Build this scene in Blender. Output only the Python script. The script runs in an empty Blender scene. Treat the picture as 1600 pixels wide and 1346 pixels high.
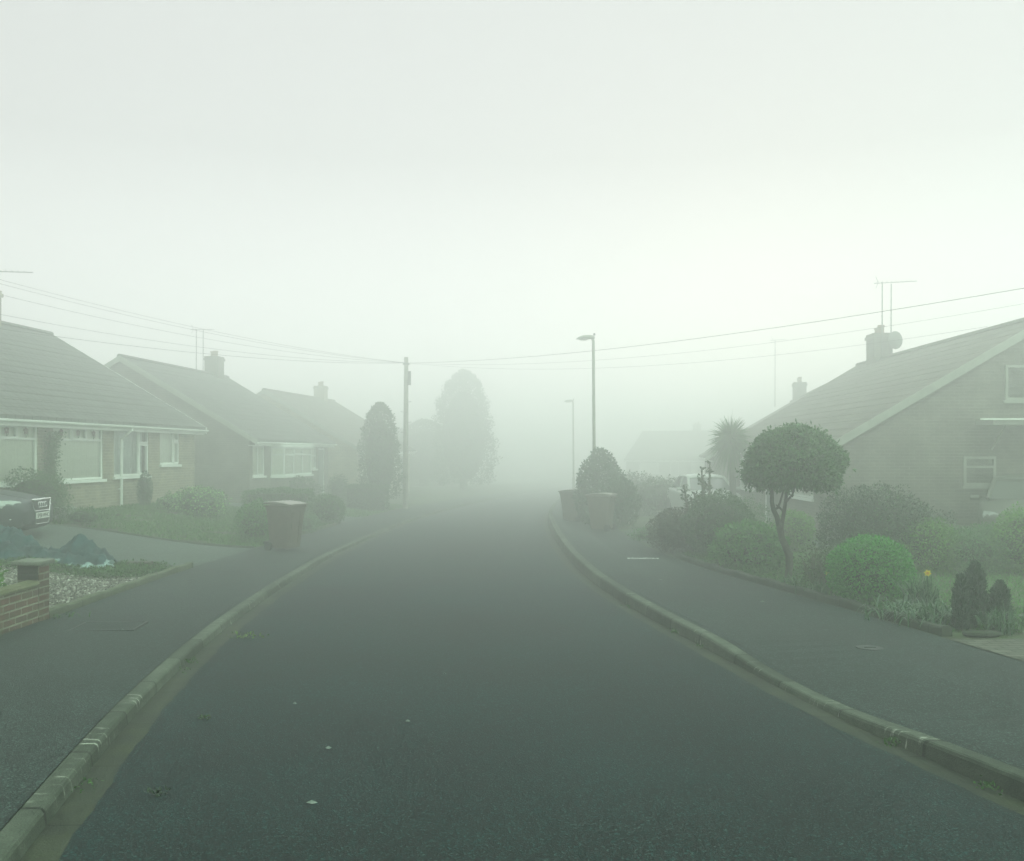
import bpy, math, random
import numpy as np
from mathutils import Vector, Matrix

random.seed(7)
RNG = np.random.default_rng(11)
SC = bpy.context.scene
COL = SC.collection
R = math.radians

# ------------------------------------------------------------------ tuning
FOG_DENSITY = 0.0285
FOG_G = 0.75
FOG_COLOR = (0.975, 0.993, 0.974)
EXPOSURE = 0.27
SUN_STRENGTH = 1.5
SUN_EL = 9.0
SUN_ANGLE = 118.0
SUN_AZ = 15.0
SKY_STRENGTH = 0.1
SKY_LEVEL = 9.0
USE_DENOISE = True

# ------------------------------------------------------------------ materials
def new_mat(name):
    m = bpy.data.materials.new(name)
    m.use_nodes = True
    nt = m.node_tree
    nt.nodes.clear()
    out = nt.nodes.new('ShaderNodeOutputMaterial')
    return m, nt, out

def coords(nt, kind, scale=1.0):
    tc = nt.nodes.new('ShaderNodeTexCoord')
    src = tc.outputs['UV'] if kind == 'uv' else tc.outputs['Object']
    if kind == 'world':
        g = nt.nodes.new('ShaderNodeNewGeometry')
        src = g.outputs['Position']
    mp = nt.nodes.new('ShaderNodeMapping')
    mp.inputs['Scale'].default_value = (scale, scale, scale) if not isinstance(scale, tuple) else scale
    nt.links.new(src, mp.inputs['Vector'])
    return mp.outputs['Vector']

def ramp(nt, fac, stops):
    r = nt.nodes.new('ShaderNodeValToRGB')
    el = r.color_ramp.elements
    while len(el) < len(stops):
        el.new(0.5)
    for e, (p, c) in zip(el, stops):
        e.position = p
        e.color = (c[0], c[1], c[2], 1) if isinstance(c, tuple) else (c, c, c, 1)
    nt.links.new(fac, r.inputs['Fac'])
    return r.outputs['Color']

def noise(nt, vec, scale, detail=4.0, rough=0.6):
    n = nt.nodes.new('ShaderNodeTexNoise')
    n.inputs['Scale'].default_value = scale
    n.inputs['Detail'].default_value = detail
    n.inputs['Roughness'].default_value = rough
    nt.links.new(vec, n.inputs['Vector'])
    return n.outputs['Fac']

def mixc(nt, fac, a, b, mode='MIX'):
    m = nt.nodes.new('ShaderNodeMix')
    m.data_type = 'RGBA'
    m.blend_type = mode
    for i, v in ((0, fac), (6, a), (7, b)):
        if hasattr(v, 'links') or hasattr(v, 'is_linked'):
            nt.links.new(v, m.inputs[i])
        elif isinstance(v, tuple):
            m.inputs[i].default_value = (*v[:3], 1)
        else:
            m.inputs[i].default_value = v
    return m.outputs[2]

def bump(nt, height, strength, dist=0.01):
    b = nt.nodes.new('ShaderNodeBump')
    b.inputs['Strength'].default_value = strength
    b.inputs['Distance'].default_value = dist
    nt.links.new(height, b.inputs['Height'])
    return b.outputs['Normal']

def principled(nt, out, color, rough=0.8, normal=None, spec=0.3, metal=0.0):
    p = nt.nodes.new('ShaderNodeBsdfPrincipled')
    if hasattr(color, 'is_linked'):
        nt.links.new(color, p.inputs['Base Color'])
    else:
        p.inputs['Base Color'].default_value = (*color[:3], 1)
    if hasattr(rough, 'is_linked'):
        nt.links.new(rough, p.inputs['Roughness'])
    else:
        p.inputs['Roughness'].default_value = rough
    p.inputs['Specular IOR Level'].default_value = spec
    p.inputs['Metallic'].default_value = metal
    if normal is not None:
        nt.links.new(normal, p.inputs['Normal'])
    nt.links.new(p.outputs[0], out.inputs['Surface'])
    return p

def lerp3(a, k):
    return tuple(min(1.0, c * k) for c in a)

def m_plain(name, c, rough=0.6, var=0.25, scale=6.0, spec=0.3, bmp=0.1, kind='obj', metal=0.0):
    m, nt, out = new_mat(name)
    v = coords(nt, kind)
    f = noise(nt, v, scale)
    col = ramp(nt, f, [(0.3, lerp3(c, 1 - var)), (0.7, lerp3(c, 1 + var))])
    nrm = bump(nt, noise(nt, v, scale * 9, 3), bmp, 0.005) if bmp else None
    principled(nt, out, col, rough, nrm, spec, metal)
    return m

def m_tarmac(name, dark, light, patch, grain=230.0, chips=(0.2, 0.22, 0.2), chip_amt=0.75, rough=0.85, bmp=0.5):
    """crushed stone in bitumen: fine grain, odd pale chippings, broad worn patches"""
    m, nt, out = new_mat(name)
    v = coords(nt, 'world')
    vo = nt.nodes.new('ShaderNodeTexVoronoi')
    vo.inputs['Scale'].default_value = grain * 0.45
    nt.links.new(v, vo.inputs['Vector'])
    sep = nt.nodes.new('ShaderNodeSeparateColor')
    nt.links.new(vo.outputs['Color'], sep.inputs[0])
    base = ramp(nt, sep.outputs[0], [(0.05, dark), (0.55, lerp3(light, 0.55)), (0.82, light), (0.97, lerp3(light, 3.0))])
    fine = noise(nt, v, grain * 0.25, 3, 0.7)
    base = mixc(nt, 0.75, base, ramp(nt, fine, [(0.36, 0.45), (0.66, 1.6)]), 'MULTIPLY')
    big = noise(nt, v, 0.55, 5, 0.62)
    base = mixc(nt, 1.0, base, ramp(nt, big, [(0.3, 1 - patch), (0.72, 1 + patch)]), 'MULTIPLY')
    mid = noise(nt, v, 4.0, 4, 0.65)
    base = mixc(nt, 0.8, base, ramp(nt, mid, [(0.3, 0.82), (0.7, 1.18)]), 'MULTIPLY')
    chip = ramp(nt, sep.outputs[1], [(0.93, 0.0), (0.99, chip_amt)])
    base = mixc(nt, chip, base, chips)
    h = mixc(nt, 0.5, vo.outputs['Distance'], fine)
    principled(nt, out, base, rough, bump(nt, h, bmp, 0.006), 0.22)
    return m

def m_concrete(name, c, moss=(0.06, 0.075, 0.035), moss_amt=0.5, kind='world', var=0.3, joints=None):
    m, nt, out = new_mat(name)
    v = coords(nt, kind)
    f = noise(nt, v, 7.0, 6, 0.7)
    col = ramp(nt, f, [(0.25, lerp3(c, 1 - var)), (0.75, lerp3(c, 1 + var))])
    g = noise(nt, v, 90.0, 2)
    col = mixc(nt, 0.7, col, ramp(nt, g, [(0.35, 0.6), (0.65, 1.35)]), 'MULTIPLY')
    mo = ramp(nt, noise(nt, v, 2.6, 6, 0.7), [(0.48, 0.0), (0.68, moss_amt)])
    col = mixc(nt, mo, col, moss)
    h = g
    if joints:
        u = coords(nt, 'uv')
        w = nt.nodes.new('ShaderNodeTexBrick')
        w.offset = 0.0
        w.inputs['Scale'].default_value = 1.0
        w.inputs['Brick Width'].default_value = joints
        w.inputs['Row Height'].default_value = 50.0
        w.inputs['Mortar Size'].default_value = 0.008
        w.inputs['Color1'].default_value = (1, 1, 1, 1)
        w.inputs['Color2'].default_value = (0.78, 0.8, 0.78, 1)
        w.inputs['Mortar'].default_value = (0.22, 0.25, 0.2, 1)
        nt.links.new(u, w.inputs['Vector'])
        col = mixc(nt, 0.9, col, w.outputs['Color'], 'MULTIPLY')
    principled(nt, out, col, 0.9, bump(nt, h, 0.4, 0.006), 0.2)
    return m

def m_brick(name, c1, c2, mortar, bw=0.225, rh=0.075, ms=0.011, stain=0.35, moss=None):
    m, nt, out = new_mat(name)
    v = coords(nt, 'uv')
    b = nt.nodes.new('ShaderNodeTexBrick')
    b.inputs['Scale'].default_value = 1.0
    b.inputs['Brick Width'].default_value = bw
    b.inputs['Row Height'].default_value = rh
    b.inputs['Mortar Size'].default_value = ms
    b.inputs['Mortar Smooth'].default_value = 0.2
    b.inputs['Bias'].default_value = -0.1
    b.inputs['Color1'].default_value = (*c1, 1)
    b.inputs['Color2'].default_value = (*c2, 1)
    b.inputs['Mortar'].default_value = (*mortar, 1)
    nt.links.new(v, b.inputs['Vector'])
    f = noise(nt, v, 1.7, 6, 0.65)
    col = mixc(nt, 1.0, b.outputs['Color'], ramp(nt, f, [(0.28, 1 - stain), (0.7, 1 + stain)]), 'MULTIPLY')
    f2 = noise(nt, v, 45.0, 3)
    col = mixc(nt, 0.8, col, ramp(nt, f2, [(0.3, 0.7), (0.7, 1.25)]), 'MULTIPLY')
    if moss:
        mo = ramp(nt, noise(nt, v, 5.0, 6, 0.75), [(0.5, 0.0), (0.66, 0.8)])
        col = mixc(nt, mo, col, moss)
    inv = nt.nodes.new('ShaderNodeMath')
    inv.operation = 'SUBTRACT'
    inv.inputs[0].default_value = 1.0
    nt.links.new(b.outputs['Fac'], inv.inputs[1])
    principled(nt, out, col, 0.9, bump(nt, inv.outputs[0], 0.6, 0.01), 0.2)
    return m

def m_tiles(name, c):
    """interlocking concrete tiles: rows up the slope, joints staggered"""
    m, nt, out = new_mat(name)
    v = coords(nt, 'uv')
    b = nt.nodes.new('ShaderNodeTexBrick')
    b.inputs['Scale'].default_value = 1.0
    b.inputs['Brick Width'].default_value = 0.30
    b.inputs['Row Height'].default_value = 0.32
    b.inputs['Mortar Size'].default_value = 0.02
    b.inputs['Mortar Smooth'].default_value = 0.6
    b.inputs['Color1'].default_value = (*lerp3(c, 1.2), 1)
    b.inputs['Color2'].default_value = (*lerp3(c, 0.8), 1)
    b.inputs['Mortar'].default_value = (*lerp3(c, 0.4), 1)
    nt.links.new(v, b.inputs['Vector'])
    f = noise(nt, v, 0.9, 6, 0.65)
    col = mixc(nt, 1.0, b.outputs['Color'], ramp(nt, f, [(0.3, (0.75, 0.75, 0.72)), (0.7, (1.2, 1.22, 1.15))]), 'MULTIPLY')
    lich = ramp(nt, noise(nt, v, 11.0, 4, 0.7), [(0.6, 0.0), (0.7, 0.45)])
    col = mixc(nt, lich, col, (0.16, 0.17, 0.13))
    inv = nt.nodes.new('ShaderNodeMath')
    inv.operation = 'SUBTRACT'
    inv.inputs[0].default_value = 1.0
    nt.links.new(b.outputs['Fac'], inv.inputs[1])
    principled(nt, out, col, 0.85, bump(nt, inv.outputs[0], 0.8, 0.02), 0.25)
    return m

def m_leaf(name, lo, hi, rough=0.5, spec=0.35, trans=0.35):
    """every leaf its own tone between lo and hi; a little light passes through"""
    m, nt, out = new_mat(name)
    lo = (lo[0] * 0.8, lo[1] * 1.3, lo[2] * 0.85)
    hi = (hi[0] * 0.8, hi[1] * 1.3, hi[2] * 0.85)
    g = nt.nodes.new('ShaderNodeNewGeometry')
    mid = tuple((a + b) / 2 for a, b in zip(lo, hi))
    col = ramp(nt, g.outputs['Random Per Island'], [(0.0, lo), (0.55, mid), (1.0, hi)])
    p = nt.nodes.new('ShaderNodeBsdfPrincipled')
    nt.links.new(col, p.inputs['Base Color'])
    p.inputs['Roughness'].default_value = rough
    p.inputs['Specular IOR Level'].default_value = spec
    t = nt.nodes.new('ShaderNodeBsdfTranslucent')
    nt.links.new(mixc(nt, 1.0, col, (1.0, 1.25, 0.6), 'MULTIPLY'), t.inputs['Color'])
    mx = nt.nodes.new('ShaderNodeMixShader')
    mx.inputs[0].default_value = trans
    nt.links.new(p.outputs[0], mx.inputs[1])
    nt.links.new(t.outputs[0], mx.inputs[2])
    nt.links.new(mx.outputs[0], out.inputs['Surface'])
    return m

def m_glass(name):
    m, nt, out = new_mat(name)
    tr = nt.nodes.new('ShaderNodeBsdfTransparent')
    tr.inputs['Color'].default_value = (0.94, 0.97, 0.95, 1)
    gl = nt.nodes.new('ShaderNodeBsdfGlossy')
    gl.inputs['Roughness'].default_value = 0.03
    fr = nt.nodes.new('ShaderNodeFresnel')
    fr.inputs['IOR'].default_value = 1.5
    mx = nt.nodes.new('ShaderNodeMixShader')
    nt.links.new(fr.outputs[0], mx.inputs[0])
    nt.links.new(tr.outputs[0], mx.inputs[1])
    nt.links.new(gl.outputs[0], mx.inputs[2])
    nt.links.new(mx.outputs[0], out.inputs['Surface'])
    return m

def m_ground():
    m, nt, out = new_mat('garden_earth')
    v = coords(nt, 'world')
    f = noise(nt, v, 0.8, 6, 0.65)
    f2 = noise(nt, v, 25.0, 4, 0.7)
    grass = ramp(nt, f2, [(0.3, (0.035, 0.062, 0.028)), (0.7, (0.085, 0.12, 0.05))])
    soil = ramp(nt, f2, [(0.3, (0.022, 0.024, 0.017)), (0.7, (0.07, 0.066, 0.05))])
    col = mixc(nt, ramp(nt, f, [(0.42, 0.1), (0.6, 1.0)]), soil, grass)
    principled(nt, out, col, 0.95, bump(nt, f2, 0.8, 0.03), 0.15)
    return m

def m_kerb(name):
    """grey kerbstones in one-yard lengths with pale scuffs scraped across the top"""
    m, nt, out = new_mat(name)
    v = coords(nt, 'world')
    u = coords(nt, 'uv')
    f = noise(nt, v, 6.0, 6, 0.7)
    col = ramp(nt, f, [(0.3, (0.03, 0.04, 0.03)), (0.72, (0.085, 0.10, 0.078))])
    g = noise(nt, v, 120.0, 2)
    col = mixc(nt, 0.8, col, ramp(nt, g, [(0.33, 0.5), (0.67, 1.5)]), 'MULTIPLY')
    w = nt.nodes.new('ShaderNodeTexBrick')
    w.offset = 0.0
    w.inputs['Scale'].default_value = 1.0
    w.inputs['Brick Width'].default_value = 0.914
    w.inputs['Row Height'].default_value = 60.0
    w.inputs['Mortar Size'].default_value = 0.014
    w.inputs['Color1'].default_value = (1.25, 1.25, 1.22, 1)
    w.inputs['Color2'].default_value = (0.62, 0.66, 0.62, 1)
    w.inputs['Mortar'].default_value = (0.12, 0.15, 0.11, 1)
    nt.links.new(u, w.inputs['Vector'])
    col = mixc(nt, 0.9, col, w.outputs['Color'], 'MULTIPLY')
    mp = nt.nodes.new('ShaderNodeMapping')
    mp.inputs['Scale'].default_value = (26, 5, 1)
    mp.inputs['Rotation'].default_value = (0, 0, 0.5)
    nt.links.new(u, mp.inputs['Vector'])
    sc = noise(nt, mp.outputs['Vector'], 1.0, 3, 0.6)
    patch = noise(nt, v, 1.1, 3, 0.5)
    mul = nt.nodes.new('ShaderNodeMath'); mul.operation = 'MULTIPLY'
    nt.links.new(ramp(nt, sc, [(0.6, 0.0), (0.66, 1.0)]), mul.inputs[0])
    nt.links.new(ramp(nt, patch, [(0.5, 0.0), (0.6, 0.8)]), mul.inputs[1])
    col = mixc(nt, mul.outputs[0], col, (0.42, 0.44, 0.38))
    principled(nt, out, col, 0.9, bump(nt, g, 0.5, 0.005), 0.2)
    return m

M = {}
M['road'] = m_tarmac('road_tarmac', (0.0002, 0.002, 0.002), (0.002, 0.014, 0.0135), 0.4, 270, chips=(0.05, 0.11, 0.10), chip_amt=0.6)
M['pave'] = m_tarmac('pavement_tarmac', (0.002, 0.0055, 0.0052), (0.016, 0.028, 0.025), 0.28, 270, chips=(0.09, 0.13, 0.115), chip_amt=0.5)
M['drive'] = m_tarmac('driveway_tarmac', (0.018, 0.030, 0.025), (0.055, 0.075, 0.064), 0.30, 240, chips=(0.22, 0.27, 0.24))
M['kerb'] = m_kerb('kerb_concrete')
M['gutter'] = m_concrete('gutter_concrete', (0.03, 0.037, 0.027), (0.05, 0.06, 0.03), 0.6, joints=0.914)
M['edging'] = m_concrete('edging_concrete', (0.085, 0.10, 0.065), (0.04, 0.06, 0.02), 0.8, joints=0.915)
M['edging_dark'] = m_concrete('edging_mossy', (0.04, 0.05, 0.036), (0.03, 0.045, 0.02), 0.8, joints=0.6)
M['paver'] = m_brick('block_paving', (0.065, 0.07, 0.055), (0.10, 0.10, 0.08), (0.025, 0.03, 0.022), 0.2, 0.1, 0.008)
M['ground'] = m_ground()
M['brick_buff'] = m_brick('buff_brick', (0.25, 0.225, 0.15), (0.17, 0.155, 0.11), (0.30, 0.29, 0.23))
M['brick_brown'] = m_brick('brown_brick', (0.135, 0.13, 0.105), (0.105, 0.102, 0.088), (0.155, 0.155, 0.13))
M['brick_red'] = m_brick('red_brick', (0.105, 0.062, 0.045), (0.075, 0.058, 0.045), (0.17, 0.175, 0.13), stain=0.4, moss=(0.085, 0.095, 0.05))
M['brick_dark'] = m_brick('dark_brick', (0.05, 0.05, 0.042), (0.035, 0.038, 0.032), (0.05, 0.052, 0.045))
M['coping'] = m_concrete('mossy_coping', (0.10, 0.105, 0.06), (0.055, 0.075, 0.02), 0.8)
M['cap'] = m_concrete('pillar_cap', (0.12, 0.135, 0.11), (0.07, 0.08, 0.05), 0.6)
M['tiles'] = m_tiles('roof_tiles', (0.075, 0.08, 0.075))
M['tiles_brown'] = m_tiles('brown_roof_tiles', (0.10, 0.095, 0.08))
M['white'] = m_plain('white_pvc', (0.72, 0.76, 0.72), 0.45, 0.08, 3.0, bmp=0.0)
M['grey_trim'] = m_plain('weathered_trim', (0.27, 0.29, 0.25), 0.6, 0.15, 3.0, bmp=0.0)
M['glass'] = m_glass('window_glass')
M['blind'] = m_plain('vertical_blind', (0.74, 0.77, 0.68), 0.8, 0.08, 12.0, bmp=0.0)
M['curtain'] = m_plain('net_curtain', (0.46, 0.52, 0.50), 0.9, 0.15, 7.0, bmp=0.0)
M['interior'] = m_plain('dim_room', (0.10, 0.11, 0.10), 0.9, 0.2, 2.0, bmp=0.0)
M['lead'] = m_plain('stained_glass_red', (0.16, 0.08, 0.09), 0.5, 0.3, 20.0, bmp=0.0)
M['lead_green'] = m_plain('stained_glass_green', (0.06, 0.12, 0.06), 0.5, 0.3, 20.0, bmp=0.0)
M['door'] = m_plain('painted_door', (0.12, 0.14, 0.13), 0.5, 0.15, 4.0)
M['bin'] = m_plain('bin_plastic', (0.085, 0.072, 0.055), 0.55, 0.2, 9.0, spec=0.35, bmp=0.15)
M['bin_lid'] = m_plain('bin_lid_plastic', (0.13, 0.12, 0.10), 0.35, 0.15, 9.0, spec=0.5, bmp=0.1)
M['rubber'] = m_plain('black_rubber', (0.02, 0.021, 0.02), 0.85, 0.2, 12.0)
M['steel'] = m_plain('galvanised_steel', (0.12, 0.13, 0.12), 0.55, 0.2, 7.0, metal=0.2)
M['lamp_paint'] = m_plain('lamp_column_paint', (0.20, 0.21, 0.17), 0.6, 0.2, 5.0)
M['lens'] = m_plain('frosted_lens', (0.5, 0.52, 0.46), 0.35, 0.1, 9.0)
M['pole_wood'] = m_plain('creosoted_pole', (0.22, 0.21, 0.18), 0.9, 0.35, 5.0, bmp=0.4)
M['cable'] = m_plain('overhead_cable', (0.035, 0.037, 0.035), 0.8, 0.1, 5.0, bmp=0.0)
M['bark'] = m_plain('tree_bark', (0.055, 0.058, 0.045), 0.95, 0.45, 22.0, bmp=0.8)
M['twig'] = m_plain('bare_twig', (0.10, 0.10, 0.075), 0.95, 0.3, 14.0, bmp=0.3)
M['pot'] = m_plain('terracotta', (0.20, 0.13, 0.09), 0.85, 0.2, 9.0)
M['car_dark'] = m_plain('dark_car_paint', (0.014, 0.026, 0.028), 0.4, 0.06, 3.0, spec=0.3, bmp=0.0)
M['car_black'] = m_plain('dull_car_paint', (0.075, 0.08, 0.068), 0.5, 0.06, 3.0, spec=0.2, bmp=0.0)
M['car_white'] = m_plain('white_car_paint', (0.34, 0.37, 0.34), 0.3, 0.05, 3.0, spec=0.5, bmp=0.0)
M['car_glass'] = m_plain('car_glass', (0.035, 0.045, 0.043), 0.08, 0.1, 3.0, spec=0.6, bmp=0.0)
M['car_glass_pale'] = m_plain('pale_car_glass', (0.055, 0.062, 0.055), 0.5, 0.1, 3.0, spec=0.15, bmp=0.0)  # lighter, duller glass, toned to merge with the car body
M['chrome'] = m_plain('chrome', (0.75, 0.78, 0.76), 0.18, 0.05, 4.0, metal=0.9, bmp=0.0)
M['grille'] = m_plain('grille_black', (0.02, 0.024, 0.024), 0.5, 0.1, 9.0, bmp=0.0)
M['headlamp'] = m_plain('headlamp_lens', (0.30, 0.34, 0.32), 0.3, 0.2, 11.0, spec=0.7, bmp=0.0)
M['plate'] = m_plain('number_plate', (0.72, 0.74, 0.70), 0.4, 0.04, 4.0, bmp=0.0)
M['plate_black'] = m_plain('plate_lettering', (0.02, 0.02, 0.02), 0.5, 0.05, 4.0, bmp=0.0)
M['tarp'] = m_plain('tarpaulin', (0.004, 0.036, 0.040), 0.6, 0.55, 3.5, spec=0.2, bmp=0.5)
M['tarp_pale'] = m_plain('tarpaulin_underside', (0.18, 0.27, 0.27), 0.5, 0.2, 5.0, spec=0.4, bmp=0.4)
M['stone'] = m_plain('pale_block', (0.33, 0.35, 0.31), 0.9, 0.2, 6.0, bmp=0.4)
M['wood_dark'] = m_plain('old_sleeper', (0.045, 0.038, 0.03), 0.95, 0.4, 9.0, bmp=0.6)
M['paint'] = m_plain('road_paint', (0.62, 0.66, 0.62), 0.7, 0.2, 30.0, bmp=0.2)
M['iron'] = m_plain('cast_iron_cover', (0.022, 0.03, 0.027), 0.6, 0.3, 40.0, bmp=0.6)
M['petal'] = m_plain('daffodil_yellow', (0.62, 0.52, 0.03), 0.6, 0.1, 20.0, bmp=0.0)
M['petal_core'] = m_plain('daffodil_trumpet', (0.55, 0.27, 0.02), 0.6, 0.1, 20.0, bmp=0.0)
M['litter'] = m_plain('pale_litter', (0.17, 0.2, 0.18), 0.8, 0.2, 30.0, bmp=0.0)
M['gravel'] = None

def m_pebble():
    m, nt, out = new_mat('gravel_stone')
    g = nt.nodes.new('ShaderNodeNewGeometry')
    col = ramp(nt, g.outputs['Random Per Island'], [(0.0, (0.05, 0.05, 0.042)), (0.45, (0.13, 0.125, 0.105)), (0.8, (0.22, 0.215, 0.19)), (1.0, (0.46, 0.46, 0.42))])
    principled(nt, out, col, 0.9, None, 0.2)
    return m
M['gravel'] = m_pebble()
# foliage
M['lf_topiary'] = m_leaf('privet_leaf', (0.030, 0.058, 0.026), (0.085, 0.135, 0.062), 0.42, 0.45)
M['lf_dark'] = m_leaf('dark_evergreen_leaf', (0.010, 0.018, 0.012), (0.038, 0.050, 0.034), 0.45, 0.4, 0.2)
M['lf_bright'] = m_leaf('bright_green_leaf', (0.018, 0.085, 0.016), (0.075, 0.250, 0.042), 0.42, 0.4)
M['lf_fresh'] = m_leaf('fresh_green_leaf', (0.030, 0.070, 0.026), (0.105, 0.190, 0.060), 0.5, 0.35)
M['lf_yellow'] = m_leaf('yellow_green_leaf', (0.060, 0.095, 0.024), (0.170, 0.230, 0.065), 0.5, 0.3)
M['lf_mid'] = m_leaf('mid_green_leaf', (0.030, 0.055, 0.026), (0.080, 0.125, 0.055), 0.5, 0.3)
M['lf_purple'] = m_leaf('bronze_leaf', (0.022, 0.015, 0.017), (0.070, 0.044, 0.045), 0.55, 0.3)
M['lf_brown'] = m_leaf('brown_twiggy_leaf', (0.030, 0.032, 0.022), (0.085, 0.085, 0.050), 0.6, 0.2)
M['lf_deep'] = m_leaf('deep_green_leaf', (0.012, 0.028, 0.014), (0.050, 0.080, 0.036), 0.5, 0.3)
M['lf_grey'] = m_leaf('grey_green_leaf', (0.050, 0.075, 0.055), (0.150, 0.190, 0.140), 0.6, 0.2)
M['lf_heather'] = m_leaf('pink_heather', (0.075, 0.055, 0.055), (0.21, 0.13, 0.14), 0.7, 0.2)
M['lf_lavender'] = m_leaf('lavender_sprig', (0.085, 0.085, 0.085), (0.24, 0.22, 0.23), 0.7, 0.2)
M['lf_cream'] = m_leaf('cream_blossom', (0.10, 0.14, 0.07), (0.50, 0.52, 0.34), 0.7, 0.2)
M['lf_conifer'] = m_leaf('conifer_needle', (0.014, 0.036, 0.020), (0.040, 0.082, 0.044), 0.55, 0.3, 0.15)
M['lf_dwarf'] = m_leaf('dwarf_conifer_needle', (0.010, 0.026, 0.018), (0.030, 0.062, 0.040), 0.5, 0.35, 0.15)
M['lf_far'] = m_leaf('distant_tree_leaf', (0.02, 0.035, 0.02), (0.06, 0.085, 0.045), 0.6, 0.2, 0.2)
M['lf_strap'] = m_leaf('strap_leaf', (0.020, 0.048, 0.030), (0.085, 0.135, 0.085), 0.32, 0.55, 0.25)
M['lf_grass'] = m_leaf('grass_blade', (0.040, 0.070, 0.026), (0.110, 0.160, 0.060), 0.6, 0.2)
M['lf_lawn'] = m_leaf('lawn_blade', (0.045, 0.095, 0.030), (0.125, 0.205, 0.070), 0.6, 0.2)
M['lf_weed'] = m_leaf('weed_leaf', (0.020, 0.040, 0.016), (0.075, 0.115, 0.040), 0.55, 0.25)
M['lf_dead'] = m_leaf('dead_leaf', (0.05, 0.05, 0.02), (0.20, 0.20, 0.08), 0.8, 0.1)
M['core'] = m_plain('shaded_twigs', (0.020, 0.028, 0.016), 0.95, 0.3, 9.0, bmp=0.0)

# ------------------------------------------------------------------ mesh helpers
def tag(o, label=None, cat=None, group=None, kind=None):
    if label: o['label'] = label
    if cat: o['category'] = cat
    if group: o['group'] = group
    if kind: o['kind'] = kind
    return o

def thing(name, label, cat, loc=(0, 0, 0), rz=0.0, group=None):
    o = bpy.data.objects.new(name, None)
    COL.objects.link(o)
    o.empty_display_size = 0.2
    o.location = loc
    o.rotation_euler = (0, 0, rz)
    return tag(o, label, cat, group)

def copy_tree(o, parent=None):
    c = o.copy()
    COL.objects.link(c)
    c.parent = parent
    for ch in [k for k in bpy.data.objects if k.parent == o]:
        copy_tree(ch, c)
    return c

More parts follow.
